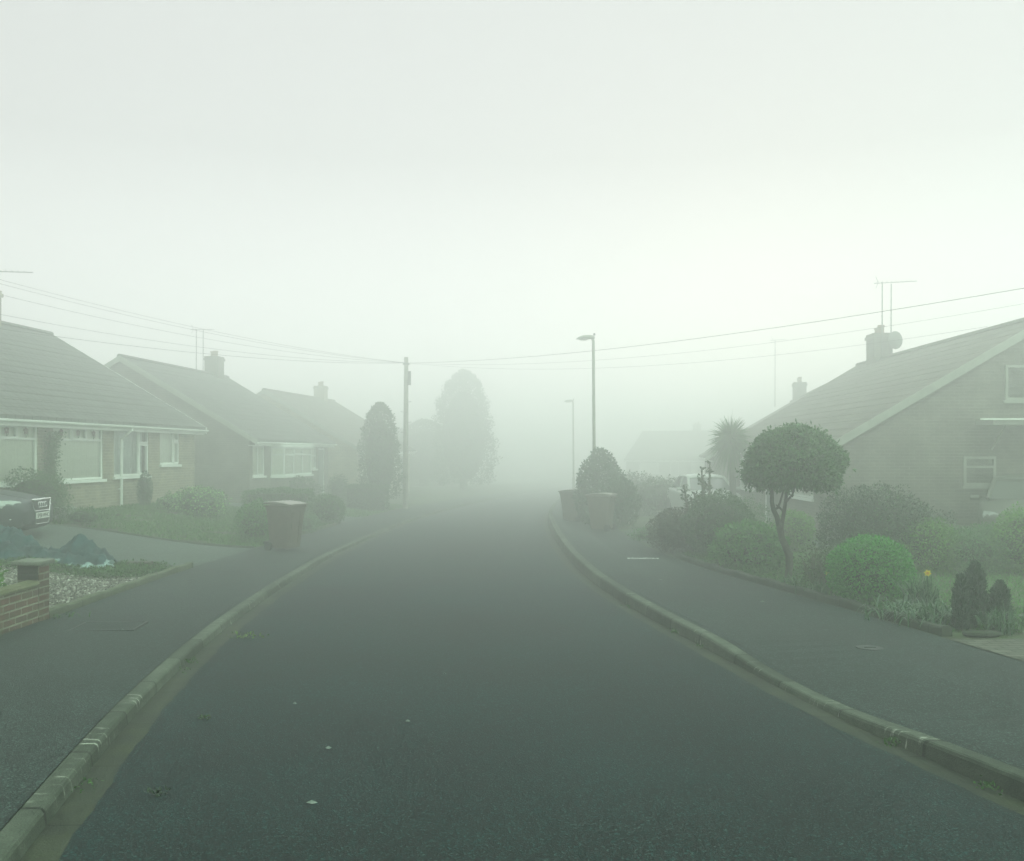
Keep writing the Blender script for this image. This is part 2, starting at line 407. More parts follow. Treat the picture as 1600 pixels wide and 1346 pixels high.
class MB:
    """collects shapes, then links them as one mesh object"""
    def __init__(s):
        s.v, s.f, s.mi, s.uv = [], [], [], {}
        s.cur = 0
    def add(s, vs, fs):
        o = len(s.v)
        s.v.extend([tuple(p) for p in vs])
        for f in fs:
            s.f.append(tuple(i + o for i in f))
            s.mi.append(s.cur)
        return o
    def box(s, x0, x1, y0, y1, z0, z1):
        s.add([(x0, y0, z0), (x1, y0, z0), (x1, y1, z0), (x0, y1, z0), (x0, y0, z1), (x1, y0, z1), (x1, y1, z1), (x0, y1, z1)],
              [(0, 3, 2, 1), (4, 5, 6, 7), (0, 1, 5, 4), (1, 2, 6, 5), (2, 3, 7, 6), (3, 0, 4, 7)])
    def bbox(s, x0, x1, y0, y1, z0, z1, b=0.01):
        """box with chamfered edges"""
        bm = bmesh_box(x0, x1, y0, y1, z0, z1, b)
        s.add(*bm)
    def prism(s, poly, axis, a, b):
        """poly of 2-D points pushed along axis 0/1/2 from a to b"""
        n = len(poly)
        def mk(p, t):
            q = [p[0], p[1]]
            q.insert(axis, t)
            return tuple(q)
        vs = [mk(p, a) for p in poly] + [mk(p, b) for p in poly]
        fs = [tuple(range(n))[::-1], tuple(range(n, 2 * n))]
        fs += [(i, (i + 1) % n, n + (i + 1) % n, n + i) for i in range(n)]
        s.add(vs, fs)
    def tube(s, pts, rad, n=8, cap=True):
        pts = [Vector(p) for p in pts]
        if not isinstance(rad, (list, tuple)):
            rad = [rad] * len(pts)
        rings = []
        ref = None
        for i, p in enumerate(pts):
            d = (pts[min(i + 1, len(pts) - 1)] - pts[max(i - 1, 0)]).normalized()
            if ref is None:
                ref = Vector((1, 0, 0)) if abs(d.x) < 0.8 else Vector((0, 1, 0))
            a = (ref - d * ref.dot(d)).normalized()
            ref = a
            b = d.cross(a)
            rings.append([p + (a * math.cos(2 * math.pi * k / n) + b * math.sin(2 * math.pi * k / n)) * rad[i] for k in range(n)])
        vs = [q for r in rings for q in r]
        fs = []
        for i in range(len(pts) - 1):
            for k in range(n):
                fs.append((i * n + k, i * n + (k + 1) % n, (i + 1) * n + (k + 1) % n, (i + 1) * n + k))
        if cap:
            fs.append(tuple(range(n))[::-1])
            fs.append(tuple((len(pts) - 1) * n + k for k in range(n)))
        s.add(vs, fs)
    def lathe(s, prof, n=16, c=(0, 0, 0), axis=2):
        vs, fs = [], []
        for r, z in prof:
            for k in range(n):
                a = 2 * math.pi * k / n
                q = [r * math.cos(a), r * math.sin(a)]
                q.insert(axis, z)
                vs.append((q[0] + c[0], q[1] + c[1], q[2] + c[2]))
        for i in range(len(prof) - 1):
            for k in range(n):
                fs.append((i * n + k, i * n + (k + 1) % n, (i + 1) * n + (k + 1) % n, (i + 1) * n + k))
        fs.append(tuple(range(n))[::-1])
        fs.append(tuple((len(prof) - 1) * n + k for k in range(n)))
        s.add(vs, fs)
    def loft(s, secs, close=True, cap=True):
        n = len(secs[0])
        vs = [p for r in secs for p in r]
        fs = []
        m = n if close else n - 1
        for i in range(len(secs) - 1):
            for k in range(m):
                fs.append((i * n + k, i * n + (k + 1) % n, (i + 1) * n + (k + 1) % n, (i + 1) * n + k))
        if cap:
            fs.append(tuple(range(n))[::-1])
            fs.append(tuple((len(secs) - 1) * n + k for k in range(n)))
        s.add(vs, fs)
    def build(s, name, mats, parent=None, smooth=False, uvs=None):
        me = bpy.data.meshes.new(name)
        me.from_pydata(s.v, [], s.f)
        if not isinstance(mats, (list, tuple)):
            mats = [mats]
        for m in mats:
            me.materials.append(m)
        if len(mats) > 1:
            me.polygons.foreach_set('material_index', s.mi)
        if smooth:
            me.polygons.foreach_set('use_smooth', [True] * len(s.f))
        me.update()
        box_uv(me, uvs)
        o = bpy.data.objects.new(name, me)
        COL.objects.link(o)
        o.parent = parent
        return o

def bmesh_box(x0, x1, y0, y1, z0, z1, b):
    import bmesh
    bm = bmesh.new()
    bmesh.ops.create_cube(bm, size=1.0)
    for v in bm.verts:
        v.co.x = x0 if v.co.x < 0 else x1
        v.co.y = y0 if v.co.y < 0 else y1
        v.co.z = z0 if v.co.z < 0 else z1
    bmesh.ops.bevel(bm, geom=bm.edges[:], offset=b, segments=2, affect='EDGES', profile=0.5)
    bm.verts.index_update()
    r = ([tuple(v.co) for v in bm.verts], [tuple(v.index for v in f.verts) for f in bm.faces])
    bm.free()
    return r

def box_uv(me, uvs=None):
    """metres on every face: across / up for walls, along / up-slope for roofs"""
    n = len(me.loops)
    if n == 0:
        return
    lay = me.uv_layers.new(name='UVMap')
    co = np.empty(len(me.vertices) * 3, np.float32)
    me.vertices.foreach_get('co', co)
    co = co.reshape(-1, 3)
    li = np.empty(n, np.int32)
    me.loops.foreach_get('vertex_index', li)
    if uvs is not None:
        lay.data.foreach_set('uv', np.asarray(uvs, np.float32)[li].ravel())
        return
    pn = np.empty(len(me.polygons) * 3, np.float32)
    me.polygons.foreach_get('normal', pn)
    pn = pn.reshape(-1, 3)
    tot = np.empty(len(me.polygons), np.int32)
    me.polygons.foreach_get('loop_total', tot)
    nn = np.repeat(pn, tot, axis=0)
    p = co[li]
    a = np.abs(nn)
    wx = (a[:, 0] >= a[:, 1])
    horiz = a[:, 2] > 0.97
    u = np.where(wx, p[:, 1], p[:, 0])
    v = p[:, 2].copy()
    up = np.sqrt(np.maximum(1e-6, 1 - a[:, 2] ** 2))
    v = v / np.maximum(up, 0.2)
    u = np.where(horiz, p[:, 0], u)
    v = np.where(horiz, p[:, 1], v)
    lay.data.foreach_set('uv', np.stack([u, v], 1).astype(np.float32).ravel())

def mesh_np(name, verts, quads, mats, parent=None, mi=None, smooth=False):
    me = bpy.data.meshes.new(name)
    k = quads.shape[1]
    me.vertices.add(len(verts))
    me.vertices.foreach_set('co', np.asarray(verts, np.float32).ravel())
    me.loops.add(quads.size)
    me.loops.foreach_set('vertex_index', quads.astype(np.int32).ravel())
    me.polygons.add(len(quads))
    me.polygons.foreach_set('loop_start', np.arange(0, quads.size, k, dtype=np.int32))
    if not isinstance(mats, (list, tuple)):
        mats = [mats]
    for m in mats:
        me.materials.append(m)
    if mi is not None:
        me.polygons.foreach_set('material_index', mi.astype(np.int32))
    if smooth:
        me.polygons.foreach_set('use_smooth', np.ones(len(quads), bool))
    me.update(calc_edges=True)
    me.validate()
    o = bpy.data.objects.new(name, me)
    COL.objects.link(o)
    o.parent = parent
    return o

# ------------------------------------------------------------------ leaves
def unit(a):
    return a / np.maximum(np.linalg.norm(a, axis=-1, keepdims=True), 1e-9)

def leaf_quads(P, N, length, width, rng, droop=0.0, spread=0.8):
    """a pointed leaf (folded rhombus) at every P, lying roughly across N"""
    n = len(P)
    D = unit(N * rng.uniform(0.1, 1.0, (n, 1)) + rng.normal(0, spread, (n, 3)) + np.array([0, 0, -droop]))
    S = unit(np.cross(D, N + rng.normal(0, 0.5, (n, 3))))
    U = np.cross(S, D)
    L = (length * rng.uniform(0.6, 1.25, (n, 1)))
    W = (width * rng.uniform(0.7, 1.2, (n, 1))) * 0.5
    a = P
    b = P + D * L * 0.5 + S * W + U * W * 0.25
    c = P + D * L
    d = P + D * L * 0.5 - S * W + U * W * 0.25
    V = np.stack([a, b, c, d], 1).reshape(-1, 3)
    Q = np.arange(4 * n).reshape(-1, 4)
    return V, Q

def lump(D, rng, amp=0.12, k=3.0, n=7):
    f = np.zeros(len(D))
    for i in range(n):
        w = unit(rng.normal(size=3)) * k * rng.uniform(0.6, 2.2)
        f += np.sin(D @ w * 2.0 + rng.uniform(0, 6.28)) / n ** 0.5
    return 1 + amp * f

def dome_points(n, rng, c, r, amp=0.1, k=3.0, zmin=-1.0, inner=0.72, squash=1.0, shape=None):
    """points through the outer shell of a lumpy ellipsoid; zmin cuts the underside flat"""
    D = unit(rng.normal(size=(int(n * 2.4), 3)))
    D = D[D[:, 2] > zmin][:n]
    lm = lump(D, rng, amp, k)
    t = 1 - (1 - inner) * rng.random(len(D)) ** 1.6
    r = np.asarray(r, float)
    P = D * (lm * t)[:, None] * r
    if shape is not None:
        P = shape(P)
    N = unit(D / r)
    return P + np.asarray(c, float), N

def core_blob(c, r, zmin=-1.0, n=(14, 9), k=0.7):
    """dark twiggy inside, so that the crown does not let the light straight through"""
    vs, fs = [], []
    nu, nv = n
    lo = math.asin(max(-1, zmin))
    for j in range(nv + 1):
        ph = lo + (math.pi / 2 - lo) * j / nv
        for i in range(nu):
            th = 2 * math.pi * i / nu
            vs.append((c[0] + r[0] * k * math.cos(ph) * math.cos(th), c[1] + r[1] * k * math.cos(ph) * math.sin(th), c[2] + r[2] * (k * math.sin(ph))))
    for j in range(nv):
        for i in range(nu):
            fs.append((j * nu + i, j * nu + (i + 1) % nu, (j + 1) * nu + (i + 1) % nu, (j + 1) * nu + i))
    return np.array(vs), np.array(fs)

def leafy(name, PN, length, width, mat, rng, parent=None, core=None, droop=0.0, spread=0.8, extra=None):
    P = np.concatenate([p for p, _ in PN])
    N = np.concatenate([q for _, q in PN])
    V, Q = leaf_quads(P, N, length, width, rng, droop, spread)
    mi = np.zeros(len(Q))
    mats = [mat]
    if extra is not None:                       # a share of the leaves in a second colour
        mats.append(extra[0])
        mi[rng.random(len(Q)) < extra[1]] = 1
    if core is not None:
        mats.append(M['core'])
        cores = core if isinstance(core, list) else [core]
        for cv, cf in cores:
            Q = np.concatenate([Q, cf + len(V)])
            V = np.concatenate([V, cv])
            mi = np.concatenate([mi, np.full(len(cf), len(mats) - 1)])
    o = mesh_np(name, V, Q, mats, parent, mi)
    return o

def twigs(n, rng, c, r, rad=0.006, base=(0, 0, 0), rise=0.3):
    b = MB()
    for i in range(n):
        d = unit(rng.normal(size=3))
        d[2] = abs(d[2]) * 0.8 + 0.1
        e = np.array(c) + d * np.array(r) * rng.uniform(0.7, 1.0)
        s0 = np.array(base) + np.array([rng.normal(0, 0.04), rng.normal(0, 0.04), 0])
        m = (s0 + e) / 2 + rng.normal(0, 0.05, 3) + np.array([0, 0, rise * 0.2])
        b.tube([s0, m, e], [rad * 1.6, rad, rad * 0.4], 5)
    return b

def bush(name, label, cat, loc, r, h, leaf, n, mat, seed, amp=0.1, k=3.0, zmin=-0.85, group=None, core=True, twig=0, inner=0.72, spread=0.8, shape=None, extra=None, droop=0.0):
    """a shrub: foliage on short stems, standing at loc"""
    rng = np.random.default_rng(seed)
    root = thing(name, label, cat, loc, 0, group)
    rr = (r[0], r[1], h * 0.54)
    c = (0, 0, h * 0.48)
    P, N = dome_points(n, rng, c, rr, amp, k, zmin, inner, shape=shape)
    keep = P[:, 2] > 0.01
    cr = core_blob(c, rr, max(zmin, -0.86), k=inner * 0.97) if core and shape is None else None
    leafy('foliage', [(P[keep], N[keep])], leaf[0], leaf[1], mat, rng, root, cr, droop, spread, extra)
    if twig:
        twigs(twig, rng, c, rr, 0.007).build('stems', M['twig'], root)
    return root

# ------------------------------------------------------------------ the lie of the land
def curve(tab):
    xs = np.array([p[0] for p in tab], float)
    ys = np.array([p[1] for p in tab], float)
    m = np.gradient(ys, xs)
    def f(x):
        x = np.clip(np.asarray(x, float), xs[0], xs[-1])
        i = np.clip(np.searchsorted(xs, x) - 1, 0, len(xs) - 2)
        h = xs[i + 1] - xs[i]
        t = (x - xs[i]) / h
        return ((2 * t ** 3 - 3 * t ** 2 + 1) * ys[i] + (t ** 3 - 2 * t ** 2 + t) * h * m[i]
                + (-2 * t ** 3 + 3 * t ** 2) * ys[i + 1] + (t ** 3 - t ** 2) * h * m[i + 1])
    return f

tar_l = curve([(-45, 7.6), (-20, 2.8), (-10, 0.85), (0, -1.12), (2.5, -1.63), (4.42, -2.05), (6.53, -2.46), (8, -2.68), (9.52, -2.87), (12, -3.09), (15, -3.28), (18, -3.41),
               (22, -3.46), (27, -3.42), (33, -3.25), (40, -2.85), (50, -1.95), (62, -0.6), (80, 2.6), (110, 9.5), (160, 24), (300, 70)])
tar_r = curve([(-45, 15.5), (-20, 8.8), (-10, 6.2), (0, 3.62), (2.5, 3.02), (4.66, 2.48), (6.2, 2.12), (7.14, 1.95), (8.76, 1.72), (9.86, 1.56), (11.6, 1.33), (13.76, 1.12), (16.7, 0.98),
               (21.9, 0.92), (27, 0.97), (33, 1.12), (40, 1.55), (50, 2.45), (62, 3.85), (80, 7.1), (110, 14.0), (160, 28.6), (300, 74.6)])
pav_l = curve([(-45, 5.5), (-20, 0.7), (-10, -1.25), (0, -3.25), (4.4, -4.15), (6.5, -4.6), (9.3, -4.95), (10, -5.0), (15.4, -5.3), (19, -5.35), (24, -5.3), (33, -5.2), (41, -4.8), (50, -3.95), (62, -2.6),
               (80, 0.6), (110, 7.5), (160, 22), (300, 68)])
pav_r = curve([(-45, 17.6), (-20, 10.9), (-10, 8.3), (0, 5.7), (4.66, 4.8), (7, 4.35), (9.13, 4.06), (10.6, 3.86), (12.3, 3.60), (14.9, 3.2), (17.8, 2.95), (22, 2.88), (27, 2.98), (33, 3.18),
               (40, 3.62), (50, 4.5), (62, 5.9), (80, 9.2), (110, 16.0), (160, 30.6), (300, 76.6)])
kerb_h_r = curve([(-45, 0.11), (4.6, 0.11), (5.6, 0.085), (6.4, 0.045), (7.6, 0.045), (8.8, 0.10), (10, 0.11), (300, 0.11)])
GUT_L, GUT_R, KERB_W = 0.17, 0.17, 0.125

def zr(y):
    y = np.asarray(y, float)
    t = np.clip(y, -45, 120)
    return -0.0214 * t

zl_house = curve([(-45, 0.9), (0, 0.35), (12, 0.15), (29, 0.15), (33, -0.10), (43, -0.12), (46, -0.40), (57, -0.45), (70, -0.9), (100, -1.7), (120, -2.1), (300, -2.1)])

def smooth01(t):
    t = np.clip(t, 0, 1)
    return t * t * (3 - 2 * t)

def gz(x, y):
    """height of the gardens (and of the pavement's back edge)"""
    x = np.asarray(x, float)
    y = np.asarray(y, float)
    tl = pav_l(y) - x
    tr = x - pav_r(y)
    base = zr(y) + 0.10
    zl = base + (zl_house(y) - base) * smooth01(tl / 5.0)
    zrr = base + 0.03 * smooth01(tr / 3.0)
    return np.where(tl > 0, zl, np.where(tr > 0, zrr, base))

def strip(name, ys, cols, mat, kind='structure', off=0.0):
    """a sheet swept along the road: cols are (x(y), z(y)) functions"""
    V, UV = [], []
    nc = len(cols)
    xs = np.stack([c[0](ys) for c in cols], 1)
    zs = np.stack([c[1](ys) for c in cols], 1) + off
    run = np.concatenate([[0], np.cumsum(np.hypot(np.diff(ys), np.diff(xs[:, 0])))])
    across = np.concatenate([np.zeros((len(ys), 1)), np.cumsum(np.hypot(np.diff(xs, axis=1), np.diff(zs, axis=1)), 1)], 1)
    for i, y in enumerate(ys):
        for j in range(nc):
            V.append((xs[i, j], y, zs[i, j]))
            UV.append((run[i], across[i, j]))
    F = [(i * nc + j, i * nc + j + 1, (i + 1) * nc + j + 1, (i + 1) * nc + j) for i in range(len(ys) - 1) for j in range(nc - 1)]
    b = MB()
    b.add(V, F)
    o = b.build(name, mat, None, False, UV)
    if kind:
        o['kind'] = kind
    return o

YS = np.concatenate([np.arange(-44, 0, 2.0), np.arange(0, 30, 0.25), np.arange(30, 70, 1.0), np.arange(70, 300, 4.0)])

# ground: one sheet out to the edge of the land, sunk under the road
def build_ground():
    offs = np.concatenate([np.arange(0, 16, 0.5), [17, 19, 22, 26, 32, 40, 55, 80, 120, 170, 225]])
    rows = []
    for y in YS:
        L, Rr = float(pav_l(y)), float(pav_r(y))
        xl = L - offs[::-1]
        xr = Rr + offs
        row = [(x, y, float(gz(x - 1e-6, y))) for x in xl]
        row += [(L + 0.02, y, float(zr(y)) - 0.09), (Rr - 0.02, y, float(zr(y)) - 0.09)]
        row += [(x, y, float(gz(x + 1e-6, y))) for x in xr]
        rows.append(row)
    n = len(rows[0])
    V = [p for r in rows for p in r]
    F = [(i * n + j, i * n + j + 1, (i + 1) * n + j + 1, (i + 1) * n + j) for i in range(len(rows) - 1) for j in range(n - 1)]
    b = MB()
    b.add(V, F)
    o = b.build('ground', M['ground'])
    o['kind'] = 'structure'
build_ground()

crown = lambda k: (lambda y: tar_l(y) + (tar_r(y) - tar_l(y)) * k)
rise = lambda h: (lambda y: zr(y) + h)
wob = lambda f, s, a: (lambda y: f(y) + a * (np.sin(y * 5.3 + s) * 0.5 + np.sin(y * 13.7 + s * 2) * 0.3 + np.sin(y * 31 + s * 3) * 0.2))
YF = np.concatenate([np.arange(-44, 0, 2.0), np.arange(0, 14, 0.06), np.arange(14, 30, 0.25), np.arange(30, 70, 1.0), np.arange(70, 300, 4.0)])
strip('road', YF, [(wob(tar_l, 1.0, 0.016), rise(0.0)), (crown(0.25), rise(0.018)), (crown(0.5), rise(0.028)), (crown(0.75), rise(0.018)), (wob(tar_r, 4.0, 0.010), rise(0.0))], M['road'])
kl = lambda y: tar_l(y) - GUT_L
kr = lambda y: tar_r(y) + GUT_R
strip('gutter_channel', YF, [(lambda y: kl(y) - 0.02, rise(-0.008)), (lambda y: tar_l(y) + 0.06, rise(-0.004))], M['gutter'])
strip('gutter_channel', YF, [(lambda y: tar_r(y) - 0.05, rise(-0.004)), (lambda y: kr(y) + 0.02, rise(-0.008))], M['gutter'])
hl = 0.075
strip('kerb', YF, [(kl, rise(-0.03)), (lambda y: kl(y) - 0.012, rise(hl - 0.022)), (lambda y: kl(y) - 0.022, rise(hl - 0.006)), (lambda y: kl(y) - 0.036, rise(hl)),
                   (lambda y: kl(y) - KERB_W, rise(hl)), (lambda y: kl(y) - KERB_W - 0.003, rise(0.0))], M['kerb'])
khr = lambda d: (lambda y: zr(y) + kerb_h_r(y) + d)
strip('kerb', YF, [(kr, rise(-0.03)), (lambda y: kr(y) + 0.010, khr(-0.022)), (lambda y: kr(y) + 0.020, khr(-0.006)), (lambda y: kr(y) + 0.034, khr(0)),
                   (lambda y: kr(y) + KERB_W, khr(0)), (lambda y: kr(y) + KERB_W + 0.003, rise(0.0))], M['kerb'])
# pavements: fall gently to the kerb; a dark seam where tarmac meets the stones
pl0 = lambda y: kl(y) - KERB_W - 0.012
pr0 = lambda y: kr(y) + KERB_W + 0.012
strip('pavement', YS, [(lambda y: pav_l(y) - 0.02, rise(0.106)), (lambda y: (pl0(y) + pav_l(y)) / 2, rise(0.094)), (lambda y: pl0(y) - 0.05, rise(hl + 0.002)), (pl0, rise(hl - 0.005))], M['pave'])
strip('pavement', YS, [(pr0, khr(-0.005)), (lambda y: pr0(y) + 0.06, khr(0.002)), (lambda y: (pr0(y) + pav_r(y)) / 2, lambda y: zr(y) + 0.104), (lambda y: pav_r(y) + 0.02, rise(0.106))], M['pave'])

def sheet(name, poly_fn, nx, ny, mat, off, kind='structure', jitter=0.0):
    """a sheet laid over the ground: poly_fn(s, t) -> x, y"""
    V = []
    for i in range(ny + 1):
        for j in range(nx + 1):
            x, y = poly_fn(j / nx, i / ny)
            V.append((x, y, float(gz(x, y)) + off))
    F = [(i * (nx + 1) + j, i * (nx + 1) + j + 1, (i + 1) * (nx + 1) + j + 1, (i + 1) * (nx + 1) + j) for i in range(ny) for j in range(nx)]
    b = MB()
    b.add(V, F)
    o = b.build(name, mat)
    if kind:
        o['kind'] = kind
    return o

def bil(a, b, c, d):
    def f(s, t):
        x = a[0] * (1 - s) * (1 - t) + b[0] * s * (1 - t) + c[0] * s * t + d[0] * (1 - s) * t
        y = a[1] * (1 - s) * (1 - t) + b[1] * s * (1 - t) + c[1] * s * t + d[1] * (1 - s) * t
        return x, y
    return f

# driveways
sheet('driveway', bil((-5.30, 15.55), (-14.0, 15.5), (-14.0, 19.2), (-5.33, 19.3)), 30, 12, M['drive'], 0.016)
sheet('driveway', bil((2.99, 18.2), (9.5, 20.0), (9.5, 36), (2.93, 24.8)), 20, 20, M['drive'], 0.016)
sheet('driveway', bil((4.40, 6.6), (12.0, 6.2), (12.0, 8.85), (4.12, 8.72)), 20, 10, M['paver'], 0.014)
sheet('driveway', bil((-5.26, 29.2), (-16.0, 29.4), (-16.0, 32.8), (-5.2, 32.6)), 20, 10, M['drive'], 0.016)

# ------------------------------------------------------------------ houses
def wall_grid(b, length, z0, z1, holes, reveal=0.09):
    xs = sorted({0.0, length, *[h[0] for h in holes], *[h[1] for h in holes]})
    zs = sorted({z0, z1, *[h[2] for h in holes], *[h[3] for h in holes]})
    for i in range(len(xs) - 1):
        for j in range(len(zs) - 1):
            cx, cz = (xs[i] + xs[i + 1]) / 2, (zs[j] + zs[j + 1]) / 2
            if any(h[0] < cx < h[1] and h[2] < cz < h[3] for h in holes):
                continue
            b.add([(xs[i], 0, zs[j]), (xs[i + 1], 0, zs[j]), (xs[i + 1], 0, zs[j + 1]), (xs[i], 0, zs[j + 1])], [(0, 1, 2, 3)])
    for x0, x1, a, c in holes:
        r = reveal
        b.add([(x0, 0, a), (x1, 0, a), (x1, 0, c), (x0, 0, c), (x0, r, a), (x1, r, a), (x1, r, c), (x0, r, c)],
              [(0, 1, 5, 4), (1, 2, 6, 5), (2, 3, 7, 6), (3, 0, 4, 7)])

def remap(b, fn):
    b.v = [fn(p) for p in b.v]
    return b

def make_window(root, x0, x1, z0, z1, bars, fn=lambda p: p, dep=0.05, backing='blind', sill=True, lead=(), part_h=1.0, fw=0.055, fmat='white'):
    """bars: list of ('v', x, z_from, z_to) or ('h', z, x_from, x_to) in fractions of the opening; casements: ('c', x0, x1, z0, z1)"""
    b = MB()
    w, h = x1 - x0, z1 - z0
    d0, d1 = dep - 0.03, dep + 0.03
    b.box(x0, x0 + fw, d0, d1, z0, z1)
    b.box(x1 - fw, x1, d0, d1, z0, z1)
    b.box(x0 + fw, x1 - fw, d0, d1, z0, z0 + fw)
    b.box(x0 + fw, x1 - fw, d0, d1, z1 - fw, z1)
    for q in bars:
        if q[0] == 'v':
            cx = x0 + q[1] * w
            b.box(cx - 0.024, cx + 0.024, d0 + 0.003, d1 - 0.003, z0 + max(q[2] * h, fw), z0 + min(q[3] * h, h - fw))
        elif q[0] == 'h':
            cz = z0 + q[1] * h
            b.box(x0 + max(q[2] * w, fw), x0 + min(q[3] * w, w - fw), d0 + 0.005, d1 - 0.005, cz - 0.026, cz + 0.026)
        else:
            a0, a1, c0, c1 = x0 + q[1] * w, x0 + q[2] * w, z0 + q[3] * h, z0 + q[4] * h
            t = 0.05
            e0, e1 = d0 - 0.02, d0 + 0.02
            b.box(a0, a0 + t, e0, e1, c0, c1)
            b.box(a1 - t, a1, e0, e1, c0, c1)
            b.box(a0 + t, a1 - t, e0, e1, c0, c0 + t)
            b.box(a0 + t, a1 - t, e0, e1, c1 - t, c1)
    win = remap(b, fn).build('window', M[fmat], root)
    g = MB()
    g.add([(x0 + 0.02, dep, z0 + 0.02), (x1 - 0.02, dep, z0 + 0.02), (x1 - 0.02, dep, z1 - 0.02), (x0 + 0.02, dep, z1 - 0.02)], [(0, 1, 2, 3)])
    remap(g, fn).build('pane', M['glass'], win)
    bl = MB()
    if backing == 'blind':
        n = max(4, int(w / 0.1))
        top = z1 if part_h >= 1 else z0 + h * part_h
        for i in range(n):
            a, c = x0 + w * i / n, x0 + w * (i + 1) / n
            bl.add([(a, dep + 0.035, z0), (c + 0.003, dep + 0.038, z0), (c + 0.003, dep + 0.038, top), (a, dep + 0.035, top)], [(0, 1, 2, 3)])
        remap(bl, fn).build('blind', M['blind'], win)
        if part_h < 1:
            bl = MB()
            bl.box(x0, x1, dep + 0.2, dep + 0.22, top, z1)
            remap(bl, fn).build('curtain', M['curtain'], win)
    elif backing == 'curtain':
        n = max(6, int(w / 0.06))
        for i in range(n):
            a, c = x0 + w * i / n, x0 + w * (i + 1) / n
            o = 0.03 * math.sin(i * 1.9)
            bl.add([(a, dep + 0.14 + o, z0), (c, dep + 0.14 + 0.03 * math.sin((i + 1) * 1.9), z0), (c, dep + 0.14, z1), (a, dep + 0.14, z1)], [(0, 1, 2, 3)])
        remap(bl, fn).build('curtain', M['curtain'], win)
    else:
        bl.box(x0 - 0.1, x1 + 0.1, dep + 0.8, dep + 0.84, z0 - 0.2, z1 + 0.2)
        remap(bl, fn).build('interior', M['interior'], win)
    if lead:
        for cx, cz in lead:                      # a flower in stained glass in each top light
            px, pz = x0 + cx * w, z0 + cz * h
            fl = MB()
            for k in range(5):
                a = k * 1.2566 + 0.4
                q = (px + 0.05 * math.cos(a), pz + 0.035 + 0.05 * math.sin(a))
                fl.prism([(q[0] + 0.036 * math.cos(t), q[1] + 0.036 * math.sin(t)) for t in np.linspace(0, 5.5, 7)], 1, dep - 0.009, dep - 0.004)
            remap(fl, fn).build('stained_flower', M['lead'], win)
            fs = MB()
            fs.prism([(px - 0.01, pz - 0.12), (px + 0.01, pz - 0.12), (px + 0.01, pz), (px - 0.01, pz)], 1, dep - 0.009, dep - 0.004)
            fs.prism([(px, pz - 0.1), (px + 0.06, pz - 0.05), (px + 0.07, pz - 0.02), (px + 0.01, pz - 0.07)], 1, dep - 0.0125, dep - 0.0095)
            remap(fs, fn).build('stained_stem', M['lead_green'], win)
    if sill:
        sl = MB()
        sl.box(x0 - 0.06, x1 + 0.06, -0.07, dep - 0.032, z0 - 0.07, z0 - 0.003)
        remap(sl, fn).build('sill', M[fmat], win)
    return win

